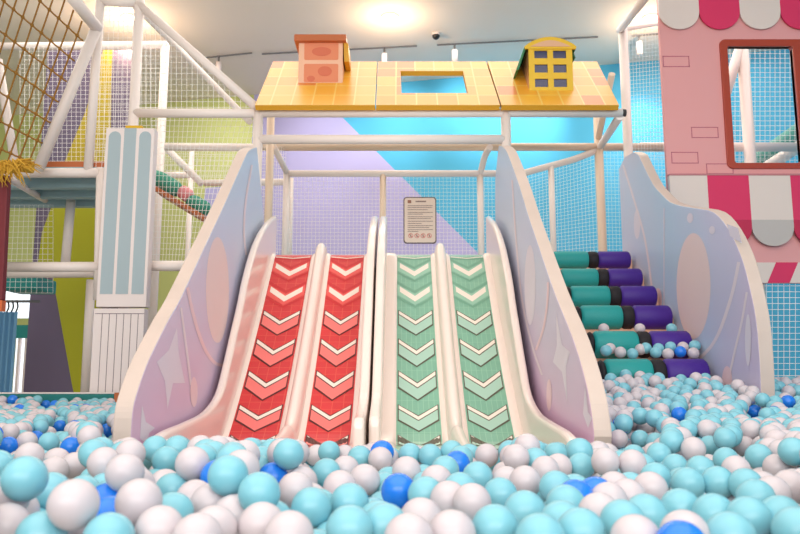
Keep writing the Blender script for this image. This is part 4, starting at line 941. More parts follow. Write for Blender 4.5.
-2782,5434,248,0,  1199,2905,221,1,  -2033,5481,246,0,  1733,3974,294,0,  -1461,5819,259,1,  -2453,4986,224,1,  2123,4444,325,0,  -1535,5398,257,1,  -1745,5754,262,0,  75,2475,129,1,  1276,3735,241,1,  -2378,4983,224,1,
972,3421,227,1,  -2109,5610,256,1,  2450,5085,414,0,  923,3867,271,1,  755,2120,133,0,  -2656,5620,266,1,  938,1843,185,0,  -412,1993,236,0,  -2029,4740,240,0,  895,3151,125,1,  1475,3109,242,1,  -2235,5905,267,1,
-2300,5744,249,1,  -2002,5412,240,1,  -1134,5811,195,1,  -1169,4443,153,1,  1744,4497,373,1,  1510,3710,281,1,  1066,2397,165,0,  -1108,3903,131,0,  918,3941,259,0,  1034,3507,169,0,  -2129,5444,248,1,  1070,4681,410,0,
-2009,4295,214,0,  -1939,4224,214,1,  -2080,4245,218,1,  848,3918,98,0,  -2137,4590,230,0,  927,3292,240,2,  -1521,4760,218,1,  -584,2151,165,1,  -1483,4082,114,1,  884,2683,184,0,  -1287,5263,233,1,  1198,3122,195,1,
2583,5224,420,0,  -2321,5382,258,0,  2389,5792,423,0,  -1929,5423,239,1,  -1885,4888,232,1,  1102,2126,181,0,  961,2452,144,1,  -2617,5247,240,1,  -2101,4753,223,1,  -1310,3742,197,1,  -1895,5495,245,0,  -2026,4577,199,0,
-1937,5109,236,0,  1796,4178,313,1,  -1663,5843,261,1,  -429,2467,204,1,  1060,3300,174,0,  1143,3555,221,0,  -243,1660,130,1,  1159,3490,183,0,  -1127,5579,51,1,  -1299,5464,239,0,  1123,2970,178,1,  -2263,4556,226,0,
848,4512,51,0,  -2213,5305,249,1,  -1571,3790,201,2,  588,2431,171,0,  916,4081,272,1,  -1842,3616,208,1,  -1523,4931,225,0,  -2307,5819,256,1,  -1434,4587,225,1,  -293,1934,118,0,  -1212,5115,219,0,  -1164,3283,171,0,
-2068,5084,237,1,  -934,2302,146,0,  -1146,4193,211,1,  -1701,3793,153,0,  -30,2654,165,1,  -1255,4110,217,1,  -2820,5808,266,0,  -1409,3675,150,1,  -1667,4732,230,1,  -2105,5745,239,1,  -1936,4671,221,1,  -326,2160,231,1,
-1171,5230,146,0,  -1061,2397,173,0,  886,4813,427,1,  -1223,5692,237,0,  1362,3158,241,1,  -480,1871,164,0,  -1274,4561,205,1,  -2149,4828,232,0,  2182,5247,394,1,  -2005,4371,213,0,  2537,5000,412,1,  2712,5574,420,0,
-1730,4295,225,1,  952,3336,151,1,  -2670,5194,235,1,  -1484,4828,221,0,  -1996,4078,216,1,  -334,1580,178,0,  996,2005,166,0,  1281,3005,180,1,  -2151,5170,239,2,  -120,2694,171,0,  -2334,5262,229,1,  -1162,5165,81,0,
-1502,5740,255,0,  -1895,5208,234,1,  898,1801,139,1,  1924,3743,272,1,  2333,5584,402,0,  1917,4095,256,0,  -197,1598,108,0,  -1969,4156,214,1,  -1291,3992,211,0,  -2679,5333,238,0,  -2503,4911,222,1,  -1497,3779,201,0,
652,1604,149,0,  -2181,5238,244,1,  2547,5800,418,1,  976,3716,266,1,  -1759,4398,226,1,  -2201,4667,227,0,  -2106,5245,240,2,  -1927,3971,218,1,  -1328,5031,219,0,  731,2039,146,1,  1731,4722,400,1,  -1915,4962,234,0,
360,1842,118,1,  -2188,5374,237,0,  2041,3957,296,1,  -555,1770,165,0,  -2243,5609,238,1,  -1144,4897,123,1,  -435,2331,219,1,  1218,2966,180,0,  -2001,5175,235,0,  471,2610,184,1,  -1279,5645,251,0,  -1750,4580,232,0,
-2908,5715,243,0,  -6,2414,137,0,  -1436,5463,258,1,  -206,1533,143,1,  -649,2329,223,1,  -2591,5318,241,0,  -2070,4068,217,1,  -697,2396,214,0,  895,3266,175,0,  -2388,5799,258,0,  1030,2463,168,0,  -953,2155,179,1,
964,3082,134,0,  -1108,3004,165,1,  1474,4309,343,1,  -1746,5204,240,0,  -1543,4670,224,0,  -1191,3426,171,0,  1735,4647,393,0,  -648,1932,186,0,  1095,2241,146,0,  854,4586,54,1,  -1464,3366,160,1,  -2087,4344,208,1,
-1671,5543,253,1,  2404,4679,380,0,  559,2137,137,1,  1778,4563,383,0,  -432,1820,188,0,  -2204,5749,261,1,  -1374,5764,262,1,  -1558,5790,256,1,  -1338,3301,222,1,  -2269,4630,224,1,  -2176,5577,249,0,  -1706,5690,257,1,
1846,4224,282,1,  -2349,5636,259,1,  1004,4192,320,0,  -377,1649,182,1,  879,3589,189,0,  1180,4559,361,1,  -2175,4759,223,0,  -1640,5913,246,1,  -2115,4149,218,1,  887,4664,364,1,  -1438,4028,142,0,  899,4645,293,1,
970,4648,352,1,  -300,2088,236,1,  1029,4742,387,0,  1308,4505,356,1,  1044,2835,193,0,  2519,5990,417,1,  -2108,4891,236,0,  750,2266,132,0,  2755,6227,427,0,  781,2812,145,1,  986,4397,367,1,  1228,4607,392,1,
2338,5364,408,0,  672,2082,161,0,  385,2039,110,1,  -1386,5307,248,1,  -1632,5750,255,0,  1136,4307,316,0,  -2212,4996,230,0,  -2037,5798,233,0,  -2091,4963,236,0,  528,2324,166,1,  815,2400,150,1,  -2141,5096,237,0,
1383,3660,268,1,  1050,3197,179,0,  -1407,3791,114,0,  1287,2940,146,1,  1302,3819,262,1,  -2020,5339,232,0,  912,4027,216,0,  2406,5721,403,1,  -2161,4942,226,1,  874,4478,113,0,  1487,2916,249,0,  -2041,4137,216,1,
2820,5572,421,1,  978,4271,323,1,  1922,4723,414,0,  -1666,3643,97,0,  704,1967,139,0,  2441,5889,422,1,  121,2649,169,0,  -1446,3733,176,1,  2557,5878,418,1,  903,3821,117,0,  1430,2878,219,0,  -2702,5262,236,0,
2076,4023,301,1,  -1186,5831,248,0,  1269,4346,328,0,  -1723,5479,243,0,  2828,5497,427,0,  1162,3672,252,1,  1824,3819,268,2,  1208,4418,334,0,  -1341,4773,200,1,  1504,4478,336,0,  -1822,3916,188,1,  -2543,5046,213,1,
-1155,5318,111,1,  -829,2489,159,1,  2406,5146,414,1,  34,1839,142,1,  -1131,2373,167,0,  1269,3591,208,0,  -2138,5021,234,0,  1417,3809,249,0,  -1175,5913,222,2,  -431,2064,231,0,  2154,4981,404,0,  -1056,2683,232,0,
-1108,4241,100,0,  -2654,5441,240,1,  2812,6169,426,0,  -2313,4804,219,1,  -2412,5730,243,0,  -1130,5387,129,1,  -2388,4785,216,1,  -1152,4677,157,0,  1330,2956,203,0,  -1298,4882,216,0,  -2385,4860,218,0,  -1848,3793,196,1,
-1874,5343,236,1,  -1162,5524,150,1,  -502,1575,177,1,  -1239,5044,213,0,  -1545,3202,154,1,  1545,4755,377,1,  -307,2222,173,0,  2926,6068,423,1,  -1855,5272,235,2,  -2458,5060,212,1,  -2322,5031,215,1,  2108,4559,308,0,
-1195,5710,165,0,  1879,4286,234,1,  -1606,5670,254,1,  1698,4585,373,1,  3005,6136,424,1,  -1599,4620,228,0,  1628,3186,241,1,  2491,5507,414,1,  -1258,4819,218,1,  2125,6149,416,1,  2880,6300,429,1,  1382,4094,298,1,
-2371,5872,249,0,  2348,5290,409,0,  -1573,5263,229,1,  -1620,3664,151,0,  1112,4622,390,0,  2108,4833,317,0,  -1936,5034,231,1,  -1364,3121,153,0,  864,4740,164,0,  -1999,4542,129,0,  -2076,5168,237,0,  -1649,5104,213,1,
1602,4785,419,0,  1063,2310,148,1,  -1190,5784,153,0,  3077,6113,425,1,  2155,4955,333,1,  835,1681,129,0,  -1582,3537,128,0,  -1770,4196,136,1,  -1637,4534,224,1,  -1564,3073,167,0,  2197,4459,326,1,  1154,2749,143,0,
-691,2023,191,0,  -589,1895,165,0,  -2305,4892,222,1,  -1154,5446,68,0,  2332,4677,358,0,  2687,6197,421,1,  2890,5653,421,1,  937,4714,390,1,  738,2752,156,1,  -1896,4338,113,1,  -1778,3815,175,0,  -1583,4203,127,1,
-1168,3552,127,0,  984,4833,366,1,  -238,2199,142,1,  1236,2599,216,1,  1114,3355,176,0,  904,3732,117,1,  2108,4537,237,0,  -2005,5547,226,1,  414,3267,105,0,  850,2562,175,0,  -1278,3380,151,1,  -2234,5683,242,1,
-1964,5762,239,1,  802,1614,136,1,  756,1916,123,0,  2312,5184,414,1,  1133,2567,147,1,  1065,4431,320,0,  22,1677,123,1,  -1403,2689,218,0,  2845,6102,422,0,  2494,5582,416,2,  -1188,3742,165,1,  -1240,3722,215,0,
876,4416,292,1,  -1363,4850,198,0,  -2804,4751,229,1,  2015,2629,241,1,  1842,2194,253,1,  598,2707,169,1,  -2720,4861,230,1,  3299,5478,420,1,  -788,1283,254,1,  3044,5612,426,0,  -3695,5531,240,1,  997,1215,184,1,
2582,5734,417,1,  1017,4351,317,0,  -3592,5642,231,0,  1222,3957,242,0,  119,913,183,1,  990,3835,224,0,  1238,1633,241,1,  3522,5733,420,0,  -3372,5338,194,0,  -2035,4879,241,0,  848,3733,67,0,  2628,3554,256,1,
1366,3634,171,1,  3655,5195,377,1,  146,1022,164,0,  -3103,5077,232,1,  1527,2654,241,1,  2519,4558,339,1,  -791,1358,250,1,  2882,4131,319,0,  2965,5778,423,0,  3092,4914,355,0,  -828,1573,201,1,  840,1574,187,0,
-368,2686,166,1,  1960,2406,253,1,  2617,3410,260,1,  3208,6106,425,0,  358,1767,110,0,  -824,956,241,1,  1264,2331,217,0,  -184,1038,176,0,  1200,2800,114,1,  -3582,5710,262,1,  726,985,182,0,  1098,3608,248,1,
-1913,5811,210,1,  -1602,2616,241,1,  -360,2510,198,1,  946,2733,214,1,  -1559,5353,202,0,  1716,3509,235,1,  1376,2806,193,1,  971,1647,237,1,  -1872,2754,254,0,  2023,2215,256,0,  2003,2831,224,1,  -1156,4968,103,1,
2934,4557,357,1,  1354,1474,247,0,  -3633,5818,275,1,  -280,1528,179,0,  1821,3175,242,0,  -1152,4126,38,1,  1745,3978,219,0,  -2740,4569,218,0,  3397,5967,429,0,  -428,3260,105,0,  -956,2489,192,1,  -1454,2758,162,0,
2649,5763,400,0,  -2397,3989,213,0,  -1509,2954,134,0,  -3315,4749,218,1,  1930,3595,266,1,  -1169,4285,70,1,  -1257,3087,184,1,  1065,2058,171,1,  2796,4582,354,1,  -3238,4337,229,0,  1048,4042,254,1,  1087,3967,251,0,
-1904,4239,149,0,  2668,4771,320,1,  -2656,4262,212,0,  -3415,4980,212,0,  3036,4627,317,0,  165,2199,123,0,  -2962,5644,249,1,  2680,5901,413,1,  -380,1962,176,1,  2186,3598,251,1,  -1145,2579,155,1,  1818,3245,216,1,
-1277,2259,240,1,  1892,2437,249,1,  -216,923,172,1,  1911,2718,235,0,  -1173,3461,99,1,  3515,4917,303,0,  -2815,3930,198,0,  2474,3764,247,1,  -2328,3629,198,1,  3363,5172,414,0,  -700,1257,175,0,  -1816,2474,236,1,
-430,1625,134,1,  -1226,1536,246,1,  -2572,4046,214,0,  1720,2812,243,1,  -1826,4424,150,1,  1205,3673,133,1,  -3155,5522,263,1,  1024,3335,119,1,  -1730,4771,213,1,  -1150,5470,201,0,  -2055,3448,203,0,  -1415,1288,225,1,
1400,2576,231,0,  -2007,2261,221,0,  134,3087,102,1,  2623,5488,410,1,  2313,5457,369,1,  -1562,4018,112,0,  2469,5681,409,1,  -3114,5202,245,0,  848,3576,87,0,  -1369,4472,194,0,  3134,6182,420,1,  1769,3122,246,0,
-1387,3561,179,1,  1820,4709,344,1,  -1176,3987,220,0,  -1210,3981,120,0,  2182,5981,410,0,  1626,1680,249,1,  -3030,4300,188,1,  -697,1144,213,0,  -808,3265,105,0,  -903,2674,163,1,  -1926,3484,201,0,  -3103,5566,211,1,
-1562,4093,110,0,  2115,4187,252,1,  2039,3607,240,0,  1540,3893,276,1,  -1606,5047,192,0,  -1124,4951,38,0,  4144,6210,410,1,  1617,4069,300,0,  -1157,3796,124,0,  -1988,3688,214,1,  1689,4270,297,0,  -3344,4938,216,0,
2576,3809,289,1,  1464,2107,230,1,  -1183,4077,204,1,  1149,1345,244,1,  -2506,5479,191,0,  -2199,3785,196,1,  2601,4334,303,1,  2351,6238,409,1,  1911,3815,259,1,  1647,1984,241,0,  1420,1439,245,0,  -260,2768,157,1,
-1019,1513,190,1,  2115,3947,297,0,  2040,2365,254,1,  -709,944,248,0,  3358,4810,336,1,  2677,3438,226,1,  -953,1210,243,0,  381,919,190,0,  1387,3735,246,1,  -1135,4076,90,0,  -2764,4319,186,1,  -1470,5913,243,0,
1215,1512,232,0,  -1312,1592,223,0,  -2384,4062,219,0,  -3262,5424,247,0,  836,2646,140,2,  -2113,3566,206,1,  -590,1442,138,0,  2498,3560,222,1,  2130,5362,404,0,  2327,5053,359,1,  -1421,2145,251,1,  922,4186,98,1,
2982,5560,425,0,  -717,1030,227,1,  2467,5420,407,1,  2532,3633,235,0,  1710,2153,232,1,  1503,1840,248,0,  -2517,4317,210,1,  2717,3666,274,0,  2121,6296,397,0,  -1897,4519,143,1,  595,1651,150,1,  1145,3167,221,1,
-2548,4507,220,0,  -2592,3394,203,0,  1008,1302,256,1,  -771,903,235,1,  952,1574,241,1,  -2376,4210,212,1,  -1675,4105,168,0,  -2125,5913,208,0,  -3773,5397,224,0,  694,1251,233,0,  1441,4439,342,0,  937,4512,150,1,
-205,850,182,0,  -1354,1347,245,1,  1091,922,231,0,  1388,2040,235,1,  -1935,4467,95,1,  -2192,4120,220,0,  2875,4869,381,0,  -152,1969,107,1,  166,1414,154,0,  3060,5848,412,1,  -2260,5251,227,0,  -910,2439,142,1,
-777,3016,110,0,  -1906,3064,224,0,  3404,5040,399,0,  3421,5458,423,1,  -2186,3874,189,0,  -882,1234,248,1,  1748,3647,211,0,  1703,3087,230,0,  -1284,2132,241,0,  -3125,4136,220,1,  -883,3117,103,0,  -1677,2916,224,1,
-2846,5688,210,1,  -539,2421,211,1,  2186,3798,287,0,  2833,3924,273,1,  896,3662,190,0,  -147,2442,118,1,  -1573,1932,242,1,  -1170,2964,167,1,  -3141,4726,214,0,  775,1470,169,1,  1850,2572,241,1,  1173,4750,350,0,
-277,879,174,0,  2073,3777,255,1,  -3699,5853,248,1,  -142,894,170,0,  -461,1427,145,1,  -1069,1664,253,1,  2870,4595,355,1,  618,2630,183,1,  -654,2456,201,0,  3004,3965,273,0,  2121,3876,276,0,  -2296,3817,205,1,
1434,4532,338,1,  1881,1993,243,0,  2286,3664,210,1,  -1226,1767,231,0,  -850,970,154,0,  -1200,1650,249,1,  2566,4105,313,0,  -3350,5689,261,1,  4103,6015,408,0,  -1763,2338,247,0,  -2696,4340,209,1,  971,1115,227,1,
1075,1335,246,1,  -3022,4850,221,0,  -1458,2884,123,1,  -897,1394,206,0,  197,1552,141,0,  2306,3366,237,1,  -1108,4187,38,0,  -2709,3759,226,1,  -511,2305,225,1,  465,3212,104,0,  -1490,2389,252,0,  -2235,5535,231,0,
3695,5331,400,1,  1312,1598,243,0,  -812,850,202,1,  1330,2299,232,0,  1948,2941,228,1,  -2273,3302,225,1,  -2833,4294,207,1,  -2399,4140,224,0,  2424,4458,337,0,  -1821,5499,233,0,  2023,3348,226,0,  584,1394,96,1,
-372,2369,214,1,  -1299,1521,242,1,  -1741,2218,246,1,  -625,974,186,0,  2369,3542,235,1,  2837,4517,359,1,  1262,2836,130,1,  933,4168,290,0,  -2967,4545,217,1,  -7,925,175,0,  -1621,3075,229,1,  -3283,4825,217,1,
3014,5908,404,0,  1257,1793,214,1,  -1301,1868,224,0,  -1790,2870,243,1,  2766,4412,338,1,  1154,1992,209,0,  1572,1982,236,1,  -2285,3206,230,1,  -22,1351,154,1,  3288,4906,403,0,  1006,1227,257,0,  2565,5375,411,1,
1740,2445,233,1,  -2548,5772,217,0,  393,1907,134,1,  3701,5472,426,1,  2578,4230,325,1,  -1183,1019,205,1,  2729,4641,363,0,  2626,5590,418,1,  -1714,5403,231,1,  442,3140,103,0,  1095,1081,241,1,  -1979,3420,196,1,
843,1503,245,1,  -1369,3858,110,0,  2717,4499,360,1,  -762,974,204,1,  3288,5752,419,1,  -2394,3908,209,1,  664,2237,167,0,  1658,3470,217,1,  3015,4214,297,1,  -2564,3462,217,0,  -1550,2136,254,1,  2217,3559,176,0,
2748,5191,407,0,  3131,5646,430,0,  -1759,3747,144,0,  -1171,5248,219,1,  -2220,3691,205,0,  3967,5773,410,1,  2677,3727,256,1,  2700,5067,412,1,  -3345,5544,259,1,  -2491,3266,217,0,  544,2622,173,1,  -1460,2209,252,0,
1604,1772,233,1,  -493,3298,106,1,  -1326,3401,205,0,  -2452,3015,217,1,  3197,5699,425,0,  2054,3537,263,1,  730,1131,208,0,  2516,5258,416,0,  -2330,4113,213,0,  -2950,4716,223,1,  -2850,5403,245,0,  2214,3312,225,1,
67,1907,146,0,  692,1294,152,1,  -3149,5625,207,1,  1597,3694,231,1,  -2056,3921,217,0,  2108,5600,413,0,  -3032,4232,218,0,  -1331,1401,198,1,  -1745,5550,240,1,  2264,6251,411,0,  -3244,4418,215,1,  -437,3174,104,0,
1559,4608,339,0,  -1972,2576,252,0,  2430,3286,217,1,  -1929,5882,226,1,  -1910,4167,172,1,  2886,3867,267,1,  -1332,2301,213,1,  -2754,4202,209,0,  -3569,5316,230,1,  1601,2696,249,1,  1925,2329,256,1,  -1246,1942,242,1,
-1660,2711,241,0,  -2943,4475,206,0,  -641,3075,107,1,  -62,3181,104,0,  -812,1704,198,0,  -3061,5913,279,1,  2452,5218,406,0,  2671,5218,387,0,  2692,4704,343,1,  -2874,4658,215,0,  -1359,1764,222,0,  2165,4079,306,0,
-2599,3976,218,1,  -2307,3135,229,1,  2662,4796,390,1,  2695,4304,297,1,  -2364,4412,230,1,  -1684,5038,214,0,  144,2500,133,0,  2795,4829,384,0,  2746,4164,324,0,  -3476,5095,216,0,  -953,2750,153,0,  -2394,5581,235,0,
1754,2877,234,0,  -2907,5000,228,0,  1167,3727,167,0,  1948,3188,250,1,  3547,5662,421,1,  1194,1352,185,0,  -3520,5260,238,1,  -1431,1750,234,0,  2546,5668,418,0,  -1108,2831,162,1,  2454,6027,419,0,  3062,5960,429,0,
1432,1898,202,1,  2763,5033,389,0,  -2632,3744,208,0,  1940,2868,237,0,  2108,5157,393,1,  -1173,4352,38,1,  -301,3233,105,1,  2281,5520,396,1,  1090,1459,207,0,  -959,1284,230,0,  -1248,1362,242,1,  2047,2890,239,0,
-649,1098,179,0,  -2045,2555,250,1,  1089,3558,168,1,  -876,2351,138,0,  -2200,3619,199,1,  -1146,2894,158,0,  -966,986,242,2,  775,1373,241,1,  -995,1436,246,1,  -3741,5464,236,1,  3547,5006,376,1,  3181,5312,389,0,
-3528,5912,257,1,  -946,2416,203,1,  1413,1517,232,1,  2612,4393,348,0,  -1378,3454,213,0,  -1995,3761,197,1,  2853,5811,414,1,  -1396,4926,187,1,  3441,5751,426,0,  3242,4587,272,1,  1270,3902,259,1,  -1718,2851,241,0,
1346,1978,238,1,  1621,2335,234,1,  3109,5111,410,1,  2270,2922,247,0,  -2616,5780,187,0,  -1286,4482,179,0,  -3497,5335,229,1,  2108,4453,179,0,  -1127,3611,146,1,  -3504,5758,268,0,  -340,850,202,1,  -1421,5600,220,1,
1819,3413,262,1,  2247,3211,234,0,  1787,3051,237,1,  634,881,223,1,  1048,4561,355,1,  -1280,1174,207,1,  -2965,4142,215,1,  -2592,4324,217,0,  2663,5292,389,1,  2551,4736,380,1,  -1161,3049,139,0,  -1112,4009,38,0,
1498,2173,228,1,  -981,2683,166,1,  2155,4883,356,1,  1673,3558,198,0,  -1556,2756,235,0,  1198,1833,235,1,  -940,1601,249,0,  3160,4963,405,1,  -2312,4466,228,1,  984,4463,331,1,  2108,4627,180,1,  -2202,2647,241,0,
1176,1758,214,1,  2015,3072,245,1,  1712,2622,212,2,  1871,3690,229,0,  1247,2031,232,1,  -3329,5387,231,0,  3017,6274,422,0,  74,2083,141,0,  1363,1865,243,1,  3084,4682,377,0,  3582,5812,415,0,  -2942,5866,220,1,
1765,3362,259,0,  913,3733,229,1,  743,1402,176,0,  1986,3555,241,1,  763,927,244,0,  3254,5956,413,0,  3022,4450,345,0,  641,2168,152,0,  -2590,4445,218,0,  -3649,5148,222,1,  -1218,1431,243,0,  -412,850,182,1,
2410,4625,328,1,  -2415,4466,226,1,  -32,995,171,0,  1934,3276,257,1,  -2362,4520,225,0,  -613,2396,215,1,  3131,5178,384,0,  -1886,3140,215,1,  1881,4022,211,0,  -1976,3252,206,1,  -1693,2140,250,0,  -1856,4953,167,1,
585,2563,193,0,  -2094,2817,235,0,  -1664,4805,215,0,  -1677,2619,245,1,  2938,4327,338,1,  -1005,1773,250,1,  -1636,2410,251,1,  401,2717,158,1,  2134,2869,243,1,  -2785,5634,207,0,  796,1106,234,1,  -3074,4758,217,0,
1156,2164,215,1,  -2228,2577,238,0,  -2926,5354,244,1,  -1161,2131,232,0,  3524,6106,424,0,  95,2560,131,0,  -231,1096,167,0,  -2665,4600,220,0,  1038,1970,238,0,  -493,3223,105,0,  -1450,2635,237,1,  -2238,4796,224,0,
-1573,2895,232,1,  869,2453,141,0,  2138,6198,355,1,  -1332,2485,242,1,  2205,3454,255,1,  3558,6027,415,1,  681,2705,168,0,  544,1332,107,1,  2761,5520,404,0,  2790,5744,414,1,  -1442,1520,238,1,  1330,3368,218,1,
2615,5832,415,0,  -197,2027,107,1,  -2257,2864,222,0,  3815,6196,413,0,  728,911,166,0,  -2597,3643,211,0,  -726,3267,105,0,  186,881,164,0,  3021,5462,411,0,  1160,3556,147,0,  -2678,5517,229,1,  -3277,4969,223,0,
-1317,2578,154,0,  -883,3348,107,0,  2443,4219,317,0,  2660,4883,377,0,  1441,4666,342,0,  3275,4677,289,0,  1117,1541,222,1,  -1885,4594,198,0,  2947,4446,349,0,  -691,3201,104,0,  -1723,3364,147,1,  -1244,2193,228,1,
-553,1696,150,1,  -2354,3699,204,0,  -53,2726,162,1,  264,1759,133,0,  3451,4947,399,0,  -2108,3161,220,1,  -749,1192,239,1,  -1614,4136,141,1,  -2038,2868,245,0,  -1015,907,219,0,  2446,3354,244,1,  878,1125,205,1,
121,1348,105,0,  -2541,5898,263,1,  3245,5351,384,0,  2577,5299,401,1,  -1516,2889,186,1,  1456,2468,216,0,  3146,6049,429,1,  -2668,4410,213,0,  -1224,2089,229,0,  3120,4784,393,1,  866,1375,226,1,  -1135,1518,248,1,
357,2271,136,0,  2625,3979,302,1,  980,4012,244,1,  3185,5133,410,1,  1230,2703,122,1,  2865,5222,381,0,  -3220,5694,262,1,  -2600,3321,219,0,  -2113,3639,191,0,  -1217,3910,207,1,  -3864,5594,253,0,  -2044,3375,204,1,
-1611,1753,235,1,  -342,1473,124,1,  -1621,2147,233,1,  -1369,1544,233,1,  1508,1944,242,0,  -1523,1993,246,0,  -97,1030,176,0,  255,2564,118,1,  406,2320,170,0,  3419,5585,421,1,  2125,3178,241,1,  395,2989,110,1,
2853,5016,395,0,  2995,4660,371,1,  930,1469,181,0,  413,980,160,1,  -1681,1882,224,1,  -1196,4888,208,0,  -1911,3588,207,1,  -1938,3316,190,0,  438,1468,156,1,  -1925,2634,246,1,  -1456,1363,239,0,  82,1460,103,1,
-2747,5051,221,0,  -1280,3591,139,1,  929,1196,158,0,  1888,3953,239,1,  2359,5500,410,1,  2132,6094,365,1,  -1204,2378,177,1,  -1714,3499,183,1,  -1890,2468,239,1,  2608,4047,276,0,  -298,960,168,1,  3767,6140,421,0,
-2835,4980,228,0,  2820,4173,325,1,  653,2411,140,1,  2786,5979,415,1,  -2460,3404,222,0,  -3037,5042,229,1,  1103,2037,240,1,  2316,4093,309,0,  -2596,4802,211,0,  -2974,5186,236,1,  927,3404,167,1,  1525,2501,213,0,
3554,5075,408,0,  1359,3162,97,0,  -1513,4149,102,1,  848,3874,38,1,  -1148,1448,225,1,  -3165,4502,183,1,  -1108,3092,110,1,  -3270,5350,258,1,  1862,3565,267,0,  -2893,5486,239,1,  3695,6098,420,0,  1885,3213,219,1,
-604,850,235,1,  1922,4348,291,1,  1465,2612,245,1,  -415,2160,201,1,  2418,3717,246,0,  860,4360,38,1,  -3500,4972,220,0,  -2561,3569,215,1,  -1726,2089,201,1,  603,1074,220,0,  1597,2504,234,1,  -932,1055,234,1,
1154,4185,268,1,  1673,4145,293,0,  1176,2925,135,0,  2682,4080,313,0,  1316,2385,223,0,  932,1395,186,0,  -3601,5101,181,0,  -1114,3500,122,1,  -1691,1690,239,1,  1986,3483,263,1,  -3038,4129,211,1,  2935,5502,426,1,
-1469,2321,231,0,  -2174,4195,222,1,  -1245,1231,241,1,  -198,2377,144,0,  3672,5247,429,0,  911,4810,204,0,  2534,4443,337,1,  -2812,4852,211,1,  555,991,157,1,  -883,3273,105,1,  3458,5655,420,1,  2108,5527,399,1,
3867,5846,402,1,  -1479,2096,251,1,  1641,2890,235,1,  2273,4722,350,1,  2988,4383,340,0,  -1394,2339,246,1,  2383,3938,289,0,  -1512,3040,96,1,  1311,1409,247,1,  2205,2889,229,0,  1455,4042,231,1,  -1402,1381,190,1,
887,4445,38,0,  -1780,1944,247,0,  -1866,2679,254,1,  2255,3534,263,1,  -1522,2249,256,0,  2370,5864,423,0,  -1572,3018,218,0,  -1290,3518,126,0,  -2640,5913,184,1,  -455,1266,168,0,  -1370,1846,238,1,  -1169,5040,87,0,
2979,4824,359,1,  2376,4220,283,0,  2299,5688,418,1,  901,4523,321,1,  -1231,2015,232,1,  -1918,2915,234,1,  -644,1580,151,1,  -1623,3925,136,1,  -1954,4107,162,1,  -1839,4653,204,0,  -2247,3514,208,0,  2228,4936,344,1,
-1272,2337,240,0,  3113,5900,424,1,  -1334,2857,124,1,  -568,3087,102,0,  914,4029,142,1,  -2965,4328,213,1,  -3150,5020,226,1,  1092,995,252,1,  -1065,2767,163,0,  948,4381,305,0,  1097,3676,216,1,  -2835,4207,200,0,
627,1978,122,0,  169,3310,106,0,  -2004,4414,151,0,  -574,2486,185,1,  -3080,5516,262,1,  2829,5882,413,1,  860,930,237,1,  3186,5386,414,1,  3478,5029,394,0,  1581,2191,231,1,  755,850,200,1,  -8,1769,105,1,
913,850,243,0,  2040,2439,251,1,  -1312,4149,181,1,  -2357,3773,198,0,  -1816,5574,234,1,  1131,2336,160,0,  -1093,1204,238,1,  2669,4154,321,1,  -2195,3971,211,1,  1859,3070,246,1,  1483,2246,227,1,  3398,5811,414,0,
2679,3500,267,1,  -1738,1812,231,1,  1333,3724,196,1,  -1723,2022,234,1,  948,2576,101,1,  1864,4304,305,1,  -2649,4067,217,1,  2871,4315,307,1,  1588,2640,200,0,  -1483,4352,195,1,  -2729,4964,230,1,  281,1480,124,0,
-1706,1950,246,0,  3424,5326,403,1,  -3345,5012,228,1,  -479,1982,188,0,  2259,3814,293,0,  -2009,4472,104,1,  -1157,3351,99,1,  -1251,4936,192,1,  -2807,4623,221,1,  -1472,2564,241,1,  3139,4330,238,1,  2176,5443,389,1,
92,1403,149,1,  3093,5713,431,1,  2053,3846,277,1,  -2728,5894,197,1,  1182,1411,234,1,  -1193,4599,145,1,  1988,4135,255,1,  -1540,2322,255,0,  2238,6100,414,1,  -1361,1240,207,0,  1802,4780,409,0,  3161,4730,358,1,
-2798,4389,208,1,  -946,2375,142,0,  988,864,238,0,  3676,5755,407,1,  1633,3112,242,0,  3139,4284,298,0,  748,1303,237,0,  12,3180,104,2,  -3282,4703,169,1,  -1248,3788,173,1,  1923,2554,243,0,  2555,3542,267,1,
-3285,5825,264,0,  1804,3318,215,1,  -1069,1054,242,0,  -2062,4632,161,0,  60,3098,102,0,  1037,1614,224,1,  -2823,3600,217,1,  493,886,190,1,  911,3466,205,0,  -376,2596,182,1,  -3914,5515,189,0,  -3096,5397,247,1,
1067,2921,187,0,  256,1898,131,1,  1729,3773,215,1,  -472,850,228,0,  -3917,5589,201,0,  1751,2372,245,1,  -1191,3164,144,1,  -2066,4704,178,1,  -3093,4611,210,1,  -2655,3490,216,1,  -2781,5280,220,1,  1860,3291,257,1,
-2175,3527,192,0,  -1427,4307,214,1,  -3646,5240,230,1,  1133,1273,258,0,  3138,4523,296,1,  1845,2765,236,0,  3601,6087,422,0,  2161,3089,231,1,  1150,1478,247,1,  -1482,3445,155,1,  238,2403,140,0,  520,1198,118,1,
995,4054,306,1,  3270,5090,409,0,  3592,5508,426,1,  799,938,179,0,  2387,2886,251,1,  1876,3364,257,0,  -1772,4939,214,1,  1736,4549,319,1,  -1804,4259,105,0,  -1704,3559,137,0,  2294,5932,417,0,  2556,5450,417,1,
-1814,2392,239,0,  1270,2763,140,1,  3495,5546,400,0,  -2447,5195,223,1,  -2364,3845,180,0,  2357,4494,317,1,  -2652,5693,223,0,  3064,6034,415,1,  2484,3687,267,1,  -2453,5364,198,1,  3050,5530,424,1,  3695,5661,416,1,
-3817,5492,221,0,  -2445,4323,228,1,  -2347,3335,227,1,  -1571,5726,219,0,  -2406,3275,231,1,  2895,5578,424,0,  928,3548,229,0,  1326,1800,243,1,  226,1681,112,1,  -2561,3708,215,0,  -1763,3885,154,1,  1922,4248,186,1,
